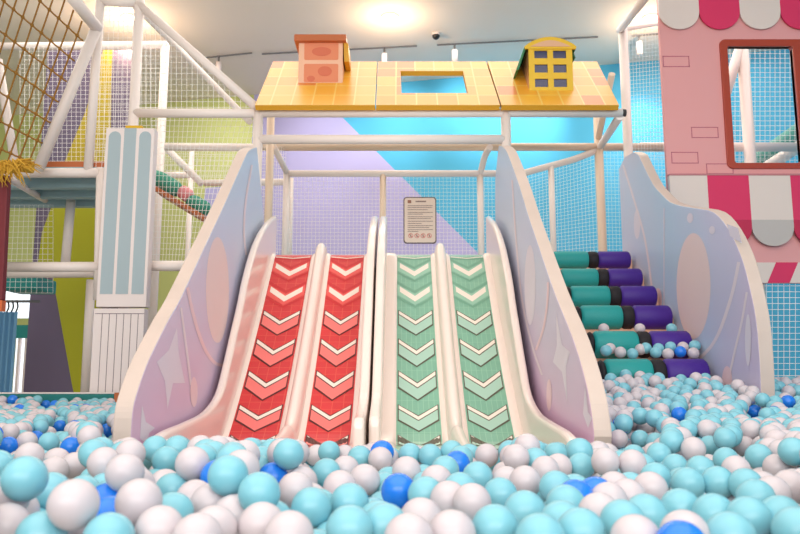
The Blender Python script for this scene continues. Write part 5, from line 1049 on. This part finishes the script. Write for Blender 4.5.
900,1533,206,0,  -1550,4268,144,1,  -2855,5767,213,1,  1174,1210,244,0,  2631,4586,342,2,  -3041,5535,182,0,  -707,3128,103,1,  -1473,5661,234,0,  1044,1148,252,0,  -1389,2763,131,0,  912,4093,94,0,  3538,5919,419,0,
-2851,5254,225,1,  3422,6165,423,1,  -1379,1693,236,0,  2441,6184,412,1,  -805,2216,165,0,  -2490,4719,218,0,  -1788,3175,216,1,  3659,6219,409,0,  -372,3210,104,0,  2241,4644,321,1,  3684,5949,413,0,  3354,5350,416,0,
2986,6024,424,0,  1891,2988,242,1,  1768,4108,263,1,  -1478,1933,237,1,  -2884,4430,210,0,  1802,2148,190,0,  3434,4994,343,1,  2745,4042,308,0,  2699,4222,329,0,  -1983,3518,169,1,  2458,4071,243,0,  -867,1618,245,1,
-1286,1106,237,0,  -3096,4298,223,1,  -2630,4667,222,0,  2275,3436,237,0,  -46,3108,103,1,  879,1223,208,1,  2111,2938,224,1,  -2418,4569,222,0,  -2953,4402,213,0,  3078,4499,348,1,  -1901,3663,213,0,  -1345,3808,193,1,
-923,1450,247,0,  -297,1038,169,0,  -2076,3831,213,0,  2108,5773,406,0,  3024,4924,391,0,  1228,3276,224,1,  3274,5615,429,1,  -1265,3200,169,0,  2485,4495,359,0,  -3975,5844,233,0,  2345,4639,294,1,  -1032,2222,163,1,
1521,2575,205,1,  -3369,5194,241,0,  -3241,4763,215,1,  -3254,5561,261,0,  1692,2317,221,0,  -1968,5614,229,1,  872,4204,38,0,  -3200,4966,211,1,  1075,1705,233,1,  2896,4406,313,1,  -2675,3418,215,0,  2767,5103,416,1,
-1291,1446,243,1,  955,1500,244,1,  -1172,5247,38,0,  2671,4440,355,1,  1982,2696,237,1,  586,1265,125,0,  3354,5425,413,1,  2186,4151,316,0,  458,1857,160,0,  1752,3237,249,1,  -2179,2918,236,1,  629,1343,126,0,
2007,3668,269,1,  -121,1641,138,0,  -2565,3806,164,1,  -1870,5138,223,1,  692,1066,236,1,  996,2892,186,0,  3045,4781,389,1,  -2132,3828,164,0,  -3272,5277,236,1,  -3199,5332,244,0,  -3311,5755,260,0,  -2282,4300,206,0,
-1062,1254,167,0,  -1301,2952,114,1,  2330,3707,286,1,  819,867,235,1,  3082,4969,404,1,  2815,3628,249,0,  848,4282,38,1,  -2620,5045,229,1,  -1423,1430,242,1,  1244,4561,324,0,  -1203,4681,38,0,  2332,4275,309,1,
1158,3811,230,0,  2793,4332,345,1,  2236,4363,303,1,  -2544,4386,221,1,  -2380,3577,209,1,  884,4327,192,0,  -951,1357,245,0,  1609,3417,221,0,  167,2125,130,0,  -1768,3348,207,1,  2180,5518,414,1,  2746,3748,278,1,
-1029,1595,252,1,  2316,6117,400,1,  -2244,3915,210,1,  -2379,3440,218,0,  -3332,5118,231,0,  -380,1770,172,0,  -1108,3426,106,0,  1424,3958,238,1,  -2825,4014,187,0,  2837,4430,353,1,  867,4805,39,0,  -1174,3668,159,1,
-2871,5562,250,1,  2651,4650,375,1,  -1002,2548,186,0,  -2848,5877,266,0,  399,2589,186,1,  -1939,2306,227,1,  -810,1456,248,1,  2755,4108,275,1,  3315,5229,403,0,  -2125,3424,207,0,  -2011,5004,238,0,  2083,3382,255,1,
2928,4252,330,1,  594,2071,147,1,  2418,4923,375,1,  -949,2617,176,1,  187,2015,132,0,  76,1731,137,0,  -888,2518,190,1,  -849,2275,161,0,  3958,6223,389,0,  2687,6069,418,0,  -673,3319,106,0,  2465,3614,262,1,
-2109,2890,239,0,  2633,4727,383,0,  -668,913,194,0,  -1426,2651,159,0,  1862,3433,204,1,  -89,2138,145,0,  -1684,1762,220,1,  678,992,239,1,  -3416,5384,234,0,  -1403,2552,220,0,  -3446,5468,240,0,  4021,6103,403,0,
-1121,3288,80,1,  1264,4021,242,1,  -2910,5413,202,1,  2108,5130,323,0,  2501,3814,294,0,  43,2691,163,0,  2342,4751,354,1,  935,4135,223,0,  1348,2686,224,1,  848,3278,110,1,  -485,1202,145,0,  -2224,4252,226,0,
-1068,1454,246,1,  -2383,5387,216,0,  881,997,211,0,  -3048,5347,217,0,  2252,5873,398,1,  -3227,4491,224,0,  2100,3329,206,0,  659,1108,184,0,  -3043,5208,221,1,  1777,2597,241,1,  816,1435,227,0,  -1515,2832,233,0,
-1728,3252,215,0,  -2952,4055,217,1,  1190,1039,229,1,  -2267,3954,151,1,  2788,5420,386,0,  1228,3660,218,0,  1239,3006,120,0,  3334,4620,283,1,  -1980,2684,255,0,  3066,4269,300,0,  -708,1363,162,1,  2318,3493,258,1,
1074,1907,218,1,  586,1721,128,0,  -1904,3412,200,1,  -1628,2777,228,1,  -1130,1319,239,1,  -1161,2725,123,0,  -1234,1841,244,0,  2697,3890,291,0,  1188,1110,256,1,  1316,2059,236,0,  1421,3763,186,0,  -889,1546,247,1,
-3512,5687,245,1,  3593,5350,430,1,  3372,4962,386,0,  353,3060,102,1,  958,1425,248,2,  -2483,4165,223,0,  -1615,2957,232,1,  600,2825,144,0,  -2651,4188,206,1,  1896,3454,264,1,  3286,5017,407,0,  3020,5205,410,1,
3853,5530,415,0,  -2739,4786,229,0,  3005,4522,355,1,  882,1601,243,0,  -773,3097,102,1,  1017,1463,223,1,  3445,6237,423,1,  161,3014,106,0,  -1836,2610,248,0,  -1459,5036,179,1,  3062,5267,417,0,  3504,5814,421,1,
-1505,1640,232,1,  -1421,3169,98,1,  -1751,3420,205,1,  1123,2444,173,0,  -1161,5377,38,1,  2323,3800,256,0,  4078,6242,396,1,  2453,4358,320,0,  3091,4747,335,1,  -3403,5274,218,0,  3245,4520,335,1,  1930,3668,268,1,
-3188,5192,246,0,  -2907,4190,211,1,  -904,1866,187,1,  -405,3069,102,0,  2552,6300,407,1,  -3046,4687,218,1,  -1946,4632,92,0,  3263,4853,356,2,  -500,1644,141,0,  1052,1814,232,0,  -1231,3261,144,1,  787,996,225,0,
2874,3770,247,1,  3338,5922,433,1,  3058,5152,373,0,  1350,1191,227,0,  3321,4831,398,1,  2095,3708,273,1,  2133,3437,256,1,  -1668,3202,222,1,  3603,5275,429,1,  -1163,2206,231,1,  -2811,3803,229,0,  2235,2750,252,0,
1053,1262,211,0,  -3197,5610,262,0,  -1114,5026,38,1,  -1699,2452,249,1,  2335,4022,291,1,  224,2231,155,0,  -2486,4545,203,1,  -3171,4897,217,1,  1584,2577,244,0,  1611,3041,244,0,  -2320,3533,209,1,  2385,4076,281,0,
-849,2229,224,0,  -1979,3840,219,1,  -1827,3257,208,1,  1478,2710,221,0,  -1650,3373,132,1,  2722,5777,412,1,  -1509,1735,220,0,  -3888,5913,230,1,  2231,5003,377,0,  -875,1046,158,0,  -2282,3991,214,0,  -3369,4805,222,0,
-3153,4566,219,1,  1431,1706,237,0,  1201,3596,247,1,  -1229,2937,129,0,  3190,4662,372,1,  2393,6300,409,0,  -3387,4878,225,0,  -477,3051,102,0,  -2105,3332,210,0,  2518,5099,375,2,  2131,4713,340,1,  1128,4442,283,0,
888,1297,197,0,  2240,4289,312,1,  -1873,2118,242,0,  -2767,3982,222,1,  754,1058,195,1,  -2668,4808,227,1,  -3981,5913,262,1,  2373,3855,266,1,  3688,5829,411,1,  -2080,3026,229,1,  -3649,5354,236,1,  -2652,3821,223,0,
-1784,1869,247,1,  848,3989,74,0,  -638,3149,103,1,  -2206,3171,226,1,  -1310,1665,241,1,  1817,2337,250,1,  -2334,3260,215,0,  1550,2359,228,0,  -1184,2515,168,1,  1046,3085,189,0,  -1111,4718,38,0,  3370,4888,398,1,
-3120,4951,221,0,  -1057,1332,241,1,  -3019,5559,264,1,  1657,2962,222,0,  2404,3466,255,0,  -2666,3677,202,0,  -2962,5452,238,0,  3113,5795,434,0,  -1061,1528,249,0,  1758,2291,245,0,  2700,4572,366,0,  -1470,4525,202,0,
2967,5412,425,1,  -1941,4585,149,1,  1213,4124,278,1,  1365,3493,206,0,  -2898,4358,185,1,  3530,5399,416,0,  -3076,5732,266,1,  1813,2432,241,1,  -1739,3690,102,0,  -1684,2349,251,1,  -870,2447,203,1,  2310,4203,315,0,
2110,4993,286,1,  -806,1145,254,0,  -3105,5852,272,1,  101,2162,111,1,  2124,4261,255,1,  1903,2138,254,0,  1440,2336,229,1,  -1344,5834,247,0,  -1029,1843,243,0,  -391,1888,180,0,  2,3051,102,0,  -3169,4305,205,1,
-2068,3994,208,0,  -3408,5052,233,0,  2929,5145,410,0,  368,3134,103,0,  -2222,3247,224,0,  -1781,3623,165,1,  -1758,4264,163,0,  2816,5159,407,0,  -2522,4624,200,1,  -2019,2391,236,0,  -2545,4855,200,0,  2327,3604,225,1,
-946,1135,221,1,  -2444,3477,216,0,  1230,4753,398,1,  326,1579,122,1,  3525,5159,392,1,  -2519,5606,171,0,  -2119,2565,247,1,  -2309,3896,178,0,  861,3478,58,1,  1981,3827,279,1,  2272,4148,283,1,  1673,1745,245,0,
-2450,4636,219,0,  -1574,2527,245,1,  -2489,4462,218,0,  -2056,3244,210,1,  149,3238,105,0,  1712,2554,243,0,  -432,981,178,0,  3885,5963,404,0,  -792,1023,251,1,  -3151,5725,263,0,  3477,4873,393,1,  -3324,5913,265,0,
-2586,3854,218,0,  2907,6138,401,0,  3114,5037,407,0,  2982,6207,417,1,  1490,2403,232,0,  1492,2842,251,0,  -1969,2456,247,1,  -2583,4250,218,1,  2225,3382,247,0,  3025,5684,427,1,  -3018,4607,215,1,  2304,4560,278,0,
-561,1509,150,1,  818,1318,215,0,  918,3297,95,1,  1004,1383,207,0,  3442,4909,335,1,  -1118,3212,160,0,  -2967,5037,203,1,  2566,6115,417,0,  3604,5884,414,2,  2108,4437,252,1,  -2944,4616,219,1,  -83,1391,145,0,
902,4655,212,0,  2817,4021,306,1,  2108,5027,366,0,  -2527,4105,219,1,  855,3663,38,1,  1373,4628,357,1,  3144,5968,429,1,  -3681,5782,230,0,  -1422,2949,122,1,  222,3221,105,0,  -3183,5432,257,0,  -1824,3404,202,0,
1007,1873,223,1,  1762,3712,244,1,  -612,1046,218,1,  -1595,2236,246,0,  -1840,5018,211,1,  219,1016,179,1,  -1467,2724,234,0,  -1912,3214,208,0,  3235,4963,406,0,  1527,3461,203,1,  2538,6184,416,0,  1576,3623,229,0,
1551,2119,228,1,  2239,4214,294,0,  -1112,3558,74,1,  -2717,5152,195,1,  -1867,1972,247,2,  2108,5894,363,0,  -1294,1796,242,0,  2960,3903,264,1,  3953,6152,415,1,  2962,5633,424,1,  -3604,5502,232,0,  -3151,4441,224,1,
879,1063,247,0,  1862,4417,343,1,  2628,5032,410,0,  1458,2012,237,1,  -1306,4295,206,1,  1315,1334,247,1,  -128,1714,133,0,  -164,2589,121,1,  -2441,3769,207,1,  2171,5903,402,0,  -2944,5573,264,0,  -2669,3975,192,1,
1419,2670,243,0,  -1497,3924,97,0,  -1384,3941,148,1,  -1758,5042,214,0,  499,1480,114,1,  1403,2225,229,0,  -1216,3043,231,1,  1122,3290,214,0,  -374,3136,103,0,  -1083,980,245,1,  -1180,4620,74,1,  -1420,4800,192,0,
2789,4964,398,0,  -97,1574,117,1,  -2698,4478,214,0,  1536,3821,258,1,  3409,4763,369,0,  -56,2467,128,0,  2198,3949,300,1,  3372,6226,409,0,  -2901,3992,207,1,  -3445,4796,200,0,  1350,1265,245,0,  2416,5365,400,1,
2719,4974,373,0,  -820,3155,103,0,  2702,3816,278,0,  -1626,4240,174,1,  -3501,5572,256,0,  -487,1508,149,1,  -960,866,250,0,  2578,4621,301,0,  2993,4284,311,1,  85,3200,104,1,  -3631,5568,253,0,  -1168,957,245,0,
-671,1239,242,0,  -2590,5583,196,2,  2392,3602,273,0,  -932,2881,129,1,  1813,2832,239,1,  1068,4203,282,0,  -3411,5579,254,0,  2012,2558,216,1,  -2766,4503,198,1,  -1713,2553,248,1,  -1184,5407,180,1,  -1564,2393,252,1,
-1217,2850,124,1,  -1859,4210,98,0,  -1567,4983,194,1,  1264,1953,238,1,  -3000,4778,220,1,  861,3671,112,2,  -1041,1258,239,1,  2650,5681,398,0,  -1454,2021,246,1,  -2439,3844,204,0,  665,2564,172,1,  2316,5761,421,0,
2256,5232,398,0,  -1988,3582,208,1,  2203,3150,237,1,  -3055,5135,234,0,  4021,6289,410,0,  -3246,4902,218,1,  -335,1676,238,0,  3137,4564,359,1,  907,1658,201,0,  -2352,2987,220,0,  -2187,4046,217,0,  2860,4721,374,0,
2541,4295,324,0,  2367,4147,296,0,  -1122,3830,38,1,  2486,4039,307,1,  -2877,4732,226,1,  -1831,4141,103,0,  -544,850,182,1,  2636,4276,334,0,  -1135,3956,86,0,  -1683,4946,193,1,  429,1647,121,0,  848,4111,49,0,
326,1350,139,0,  2427,3808,288,1,  602,3155,103,0,  1558,2938,248,1,  1365,1672,248,0,  2299,4337,334,1,  2560,5159,392,1,  2969,4158,318,1,  -2317,4687,220,1,  1564,2863,249,0,  2308,2766,255,1,  1117,4582,327,1,
2493,3480,259,0,  1552,1678,234,1,  -1606,5578,244,0,  348,1509,109,0,  -857,1053,231,1,  -1668,2070,249,0,  -2740,3690,222,1,  2755,5902,412,1,  2406,3216,232,1,  -714,2978,113,1,  1534,1749,220,1,  1791,2015,244,0,
2293,4951,381,1,  -1485,3206,110,1,  2644,4660,302,0,  -583,2295,213,1,  -100,2281,126,0,  -1156,1697,210,0,  -1765,4652,217,0,  -1643,2850,236,0,  -1781,2661,243,1,  -3267,5186,245,0,  1382,2114,232,1,  -3439,5719,264,0,
-632,2536,185,1,  1295,3466,196,0,  -743,1403,214,1,  1544,3011,238,0,  -3268,5129,194,0,  2512,3913,277,1,  3799,5877,413,1,  -2973,5526,214,1,  3247,5860,428,1,  -2988,5103,232,0,  912,3833,198,1,  1557,2437,236,1,
-3490,5407,246,1,  3529,5287,420,0,  2552,4816,402,0,  1524,3526,236,1,  -2826,5182,232,1,  2274,3978,294,1,  -1501,1565,234,1,  -2954,4878,226,0,  -1302,2421,219,0,  -2232,4354,214,1,  1552,4202,327,2,  -1264,5814,233,0,
-1377,2620,239,0,  2658,3622,265,0,  -1238,3861,154,0,  -1418,2268,235,1,  3,850,175,1,  -1212,3589,176,0,  -771,1088,221,1,  2685,5152,421,1,  -1797,2026,222,0,  314,889,176,1,  -496,1019,185,0,  -2331,4588,223,0,
2108,4362,255,1,  -1661,3862,143,1,  -1496,1446,240,0,  -1208,2621,135,0,  -1667,2217,253,0,  3290,4580,329,0,  -1955,4800,189,0,  -3872,5849,265,1,  2369,5939,422,1,  -2581,4926,225,1,  2466,3971,283,0,  400,1578,113,1,
2210,5595,414,0,  1154,3942,210,0,  1279,1211,218,0,  3063,4572,360,1,  -3057,5431,192,1,  -2012,4217,207,0,  908,2905,138,1,  3364,4739,313,0,  368,3209,104,0,  2155,4618,310,1,  -1779,2755,249,1,  1839,2267,233,1,
-737,854,190,0,  -1108,3708,38,1,  -2465,3930,212,1,  1884,3138,226,0,  2946,3999,305,0,  -654,1861,170,0,  2252,4571,330,1,  -655,995,251,1,  -1771,3549,168,1,  1224,2199,239,1,  1237,1149,214,2,  3085,5069,346,1,
2893,5079,403,0,  592,933,189,1,  2546,3996,293,1,  -1199,1290,240,1,  -3033,5458,258,0,  3045,5391,421,0,  -672,1654,149,0,  2081,3113,244,1,  750,2436,161,0,  -2718,4038,216,0,  2064,2790,240,1,  -314,2077,163,0,
445,1788,109,0,  -1420,2415,248,0,  2288,3293,237,1,  -3450,4917,231,1,  -836,3060,103,1,  149,3161,104,1,  3494,5221,423,0,  -2112,3764,212,0,  -394,919,160,1,  1215,3420,208,0,  922,4591,342,1,  38,1092,147,0,
-2293,4222,228,1,  1678,2388,240,1,  -681,851,239,1,  812,1248,187,1,  1730,2946,222,0,  979,3495,217,1,  1036,3632,213,1,  3324,5815,435,1,  -992,1660,251,0,  -450,2096,166,0,  2203,5371,392,0,  1483,1540,249,1,
-1068,1616,196,0,  -3297,5490,240,1,  -1117,4593,45,1,  3159,5557,425,0,  -1109,1587,251,1,  1112,4779,398,0,  -1614,3486,83,0,  2549,3356,248,1,  -3454,5224,241,1,  2460,4629,383,0,  1144,4098,268,1,  2468,4713,396,0,
749,2672,151,0,  2763,3970,299,0,  2161,2687,248,0,  1225,1350,252,0,  -1283,1296,243,0,  -764,2128,177,1,  2063,2992,242,1,  1601,3555,214,1,  3201,5060,408,1,  -1476,2829,169,0,  -3058,4028,218,1,  1846,4780,348,1,
-153,2836,142,2,  2590,3656,276,1,  -1351,2238,247,0,  1680,3626,229,1,  2528,4373,312,1,  -1178,3592,65,1,  1698,3159,244,0,  -166,1897,123,0,  -619,1733,154,1,  -2511,3989,216,1,  2626,6300,420,0,  -1351,2164,233,1,
3367,5505,401,1,  -245,2658,114,0,  -2087,5674,224,0,  -3552,5449,245,1,  1688,3898,241,0,  2943,5705,422,1,  1989,3002,242,1,  -206,1362,164,1,  -2381,4284,224,0,  3465,5935,424,0,  1629,2439,215,1,  3374,6300,417,0,
-634,1502,142,1,  1920,4159,192,1,  -73,1304,134,0,  1540,2737,251,0,  3411,5884,411,0,  -4065,5913,245,1,  1804,2933,241,1,  2439,3532,259,0,  2051,3194,240,1,  -2044,3589,160,0,  -2221,3444,212,0,  -1490,3071,159,1,
-2907,4281,209,1,  -3122,5464,228,0,  2808,6279,419,0,  2730,4784,360,1,  618,1005,195,0,  32,3262,105,1,  -238,3194,104,1,  2059,4142,231,0,  510,1101,145,1,  2474,5320,412,0,  -1595,2002,225,0,  1784,2523,243,0,
1341,4156,290,0,  -1382,3062,97,1,  -763,3331,106,1,  -3001,5820,233,0,  -1279,4365,206,0,  -2498,3608,212,1,  -3342,5300,252,1,  -1591,2075,237,1,  -1065,1126,222,1,  -1947,2392,215,0,  -1164,3940,163,0,  2375,3659,228,1,
559,989,237,0,  2060,3453,260,1,  3171,4417,284,0,  2277,3742,245,0,  -2357,4028,158,1,  848,3512,126,1,  2845,5319,413,1,  1344,2521,225,1,  -3125,5328,255,1,  -1544,3968,163,1,  -1060,1911,243,1,  1429,1831,235,0,
1685,2749,223,1,  2122,3563,264,0,  -1894,5071,181,1,  -217,2137,93,0,  -2498,3679,186,1,  -1419,5525,219,1,  3080,4847,396,1,  2209,3027,241,0,  -1201,4168,165,1,  -3078,4477,218,1,  -2821,5501,226,1,  2443,4560,358,1,
22,2876,126,1,  2912,5873,418,0,  405,1980,150,0,  -892,987,235,1,  3808,5724,414,0,  1645,2620,245,1,  -2505,3520,214,1,  1029,3909,233,1,  2587,4679,347,0,  -2086,2743,249,1,  661,1911,109,1,  893,4089,180,1,
-1105,1389,242,0,  1882,4094,190,1,  -2345,3061,233,0,  -164,2092,122,1,  828,1050,194,1,  -3668,5427,235,1,  2195,5668,407,1,  3253,5419,415,1,  173,1090,148,1,  1260,1723,240,1,  -2090,2412,226,0,  -1928,4551,83,1,
2816,4096,315,0,  -1119,3628,38,1,  1819,2096,241,1,  963,2631,162,0,  -878,1123,249,1,  949,1717,218,1,  -1564,1686,232,1,  1212,3541,199,1,  3114,5336,412,1,  243,929,187,0,  -390,1290,131,1,  -1597,3858,181,1,
3191,4604,325,0,  3669,6026,414,0,  -1703,4066,111,1,  1724,2689,243,1,  -532,2162,216,1,  -1002,1091,242,0,  -594,905,186,1,  -1108,3667,101,0,  -1526,2470,248,0,  2607,3729,281,0,  -2130,3918,215,0,  -3798,5558,251,0,
-1456,3555,206,1,  -3573,5169,195,0,  -2637,4879,208,1,  1683,2490,216,0,  539,916,241,0,  -2267,3586,206,1,  -2454,4090,218,1,  2470,4287,302,0,  -1696,4625,202,1,  3230,4465,283,0,  -962,1523,240,1,  2630,3860,278,0,
2377,5221,405,0,  -1443,1865,237,0,  3195,4785,395,0,  2262,3677,280,1,  1897,2057,208,1,  2914,4793,383,1,  2941,5246,425,1,  2191,3701,279,0,  -3161,4823,215,0,  3732,6213,426,1,  -1478,3995,88,0,  2903,3938,298,0,
1955,3116,234,1,  3603,4995,253,1,  2892,5418,429,0,  -2590,4601,220,1,  -2902,4826,228,0,  2128,4900,287,1,  2178,4791,359,0,  -1843,2315,237,0,  -2851,4533,208,1,  1589,2055,230,0,  1109,3046,178,0,  1085,1214,259,0,
3485,6042,424,0,  3364,5637,428,1,  1403,2973,213,1,  -638,3253,105,1,  1143,1884,234,0,  72,1018,165,1,  -644,1115,257,1,  -2775,5120,231,1,  1924,3523,265,0,  1701,2243,237,0,  -1172,1222,216,1,  -883,3198,104,1,
-1714,3994,126,1,  3750,5281,419,1,  318,982,180,2,  -3272,5061,225,1,  541,1544,142,1,  2156,3353,249,1,  2681,4018,271,0,  -884,2374,208,1,  -2394,5320,186,1,  -990,1903,221,1,  -1517,2668,236,0,  2760,4895,391,0,
970,937,247,0,  411,1741,157,0,  -2875,4062,217,0,  -933,926,214,1,  -2057,2674,251,1,  -344,1832,174,1,  2122,3399,194,1,  2247,4508,289,1,  3882,6038,417,0,  -2179,2521,217,0,  3363,6069,427,1,  1324,4056,268,1,
1390,2434,218,0,  2317,3901,285,1,  -1483,1805,218,1,  -3179,5090,234,0,  -1381,3353,190,1,  3039,5764,422,1,  2566,4604,375,1,  566,850,218,0,  -426,2541,190,0,  -2718,4656,223,0,  2767,5621,403,1,  3301,4652,355,0,
-1247,2456,170,1,  -3798,5708,248,0,  -2466,4840,212,0,  -2024,2793,249,0,  -1538,2587,219,0,  -1128,3164,104,0,  -2834,4133,212,1,  -3764,5824,271,1,  177,955,163,0,  1466,2538,240,1,  1127,1811,233,1,  1811,4093,167,0,
-2678,5763,226,1,  899,3042,137,0,  2259,3608,254,1,  1565,3358,218,1,  -1164,5017,160,1,  2081,2566,246,1,  -1280,3656,180,1,  2361,4569,326,1,  -158,968,183,0,  222,3146,103,1,  2773,4233,333,1,  1029,2775,140,1,
-1826,4544,208,1,  -1119,4405,38,0,  1516,2054,215,0,  -1501,5307,190,1,  -946,1817,234,1,  -3460,5635,260,1,  -1613,3231,154,0,  -2523,4785,210,2,  1956,3347,260,1,  -1404,1610,236,0,  1723,3016,244,0,  2601,4473,354,0,
-2268,3748,199,0,  -2261,4143,206,0,  -2174,3304,217,1,  2139,3280,246,0,  -294,1706,154,0,  -1209,1157,228,1,  -1589,2689,238,0,  2469,4973,399,0,  -493,3124,103,0,  1158,2084,208,1,  -2508,3817,212,0,  2777,4507,316,0,
1059,1408,251,0,  -1861,4471,195,0,  1628,2260,234,0,  2448,4104,310,2,  -1704,3034,229,1,  1213,2123,239,1,  891,2522,123,1,  -1592,5856,241,0,  869,3352,109,1,  -1190,5634,175,1,  3364,4690,369,0,  2525,4666,385,1,
3596,5433,409,1,  2195,3871,273,0,  -760,1545,204,0,  132,1527,114,1,  -1165,4848,38,0,  -2163,3367,178,1,  -3745,5656,260,1,  -3007,5704,255,1,  -1794,5362,219,1,  -2055,3522,190,1,  -2726,4115,214,1,  2506,4140,280,0,
-2226,3359,218,0,  2008,2296,257,0,  2773,3883,289,1,  -3312,4656,219,1,  3276,6076,427,0,  2073,2677,242,0,  1198,3886,242,1,  3116,5413,418,1,  -1373,2075,246,0,  2960,5044,387,1,  -1460,3661,203,1,  1864,4206,206,1,
-2058,3712,204,1,  1772,2218,242,1,  -2785,4070,216,0,  -3023,4427,210,0,  1834,3900,231,0,  750,2363,146,1,  -2161,2759,243,0,  1469,1769,251,1,  2102,3634,269,1,  -42,2048,148,1,  1065,3815,220,1,  2533,3741,286,1,
-3047,4968,224,1,  -765,3203,104,1,  296,1647,124,0,  -3864,5742,257,0,  -3197,5261,220,1,  2958,5954,422,1,  538,3192,104,1,  3021,4114,287,0,  -1435,3015,162,1,  681,1187,197,0,  1575,1861,243,0,  -2756,5210,232,1,
-991,2812,143,1,  -1349,4689,163,1,  -2636,4741,224,1,  1166,1651,229,1,  -1425,3905,97,0,  -1443,2495,245,1,  -2906,5204,211,1,  -1159,1836,242,0,  -1529,1503,204,0,  3684,5399,429,0,  -501,2488,199,0,  2373,3334,240,1,
-1108,3742,109,0,  2922,4649,356,1,  -536,953,184,0,  -2307,3459,214,1,  637,1431,136,1,  -87,943,187,1,  2009,3744,273,0,  -2150,3703,182,1,  914,3602,110,1,  -1062,850,231,0]
BALLS = np.array(DATA, dtype=float).reshape(-1, 4); PB = BALLS[:, :3] / 1000.0; CB = BALLS[:, 3].astype(int); N = len(PB)
R = .0375
BM = ['ball_white', 'ball_cyan', 'ball_blue']; BN = ['white', 'turquoise', 'deep blue']
def ball_mesh(name, mm):
    bm = bmesh.new(); bmesh.ops.create_icosphere(bm, subdivisions=5, radius=R)
    for f in bm.faces: f.smooth = True
    me = bpy.data.meshes.new(name); bm.to_mesh(me); bm.free(); me.materials.append(MATS[mm]); return me
BMESH = [ball_mesh('plastic_ball', x) for x in BM]
def zone(P):
    x, y, z = P; t = y * CP + (z - CAM_Z) * SP; u = 400 + F_PX * x / t; v = proj_v(P)
    return u, v
def place_words(u, v):
    row = 'front rows' if v > 495 else 'second band of rows' if v > 455 else 'middle rows' if v > 425 else 'far rows'
    side = ('at the left edge' if u < 110 else 'towards the left lilac panel' if u < 215 else 'towards the red slide' if u < 368 else
            'towards the green slide' if u < 520 else 'towards the right lilac panel' if u < 620 else 'towards the climbing steps' if u < 700 else 'at the right edge')
    return row, side
NI = 300
special = {}
for k in range(NI):
    c = int(CB[k]); u, v = zone(PB[k]); row, side = place_words(u, v)
    o = bpy.data.objects.new('plastic_ball', BMESH[c]); COL.objects.link(o); o.location = PB[k]
    o.rotation_euler = (random.random() * 3, random.random() * 3, 0)
    tag(o, f'{BN[c]} plastic ball in the {row}, {side}', 'ball', f'{BN[c]} balls in the {row}, {side}')
# all the others, too many to name, as one heap
bm = bmesh.new(); bmesh.ops.create_icosphere(bm, subdivisions=3, radius=R)
sv = np.array([v.co[:] for v in bm.verts]); sf = np.array([[v.index for v in f.verts] for f in bm.faces]); bm.free()
n = N - NI; V = (PB[NI:, None, :] + sv[None]).reshape(-1, 3); Fc = (sf[None] + (np.arange(n) * len(sv))[:, None, None]).reshape(-1, 3)
me = bpy.data.meshes.new('ball_heap'); me.vertices.add(len(V)); me.vertices.foreach_set('co', V.astype('f4').ravel())
me.loops.add(len(Fc) * 3); me.loops.foreach_set('vertex_index', Fc.astype('i4').ravel())
me.polygons.add(len(Fc)); me.polygons.foreach_set('loop_start', np.arange(len(Fc), dtype='i4') * 3)
me.polygons.foreach_set('material_index', np.repeat(CB[NI:].astype('i4'), len(sf))); me.polygons.foreach_set('use_smooth', np.ones(len(Fc), bool))
for x in BM: me.materials.append(MATS[x])
me.update(); me.validate()
o = bpy.data.objects.new('ball_heap', me); COL.objects.link(o)
tag(o, 'countless white, turquoise and blue plastic balls filling the pit behind the front rows', 'ball pit balls', kind='stuff')
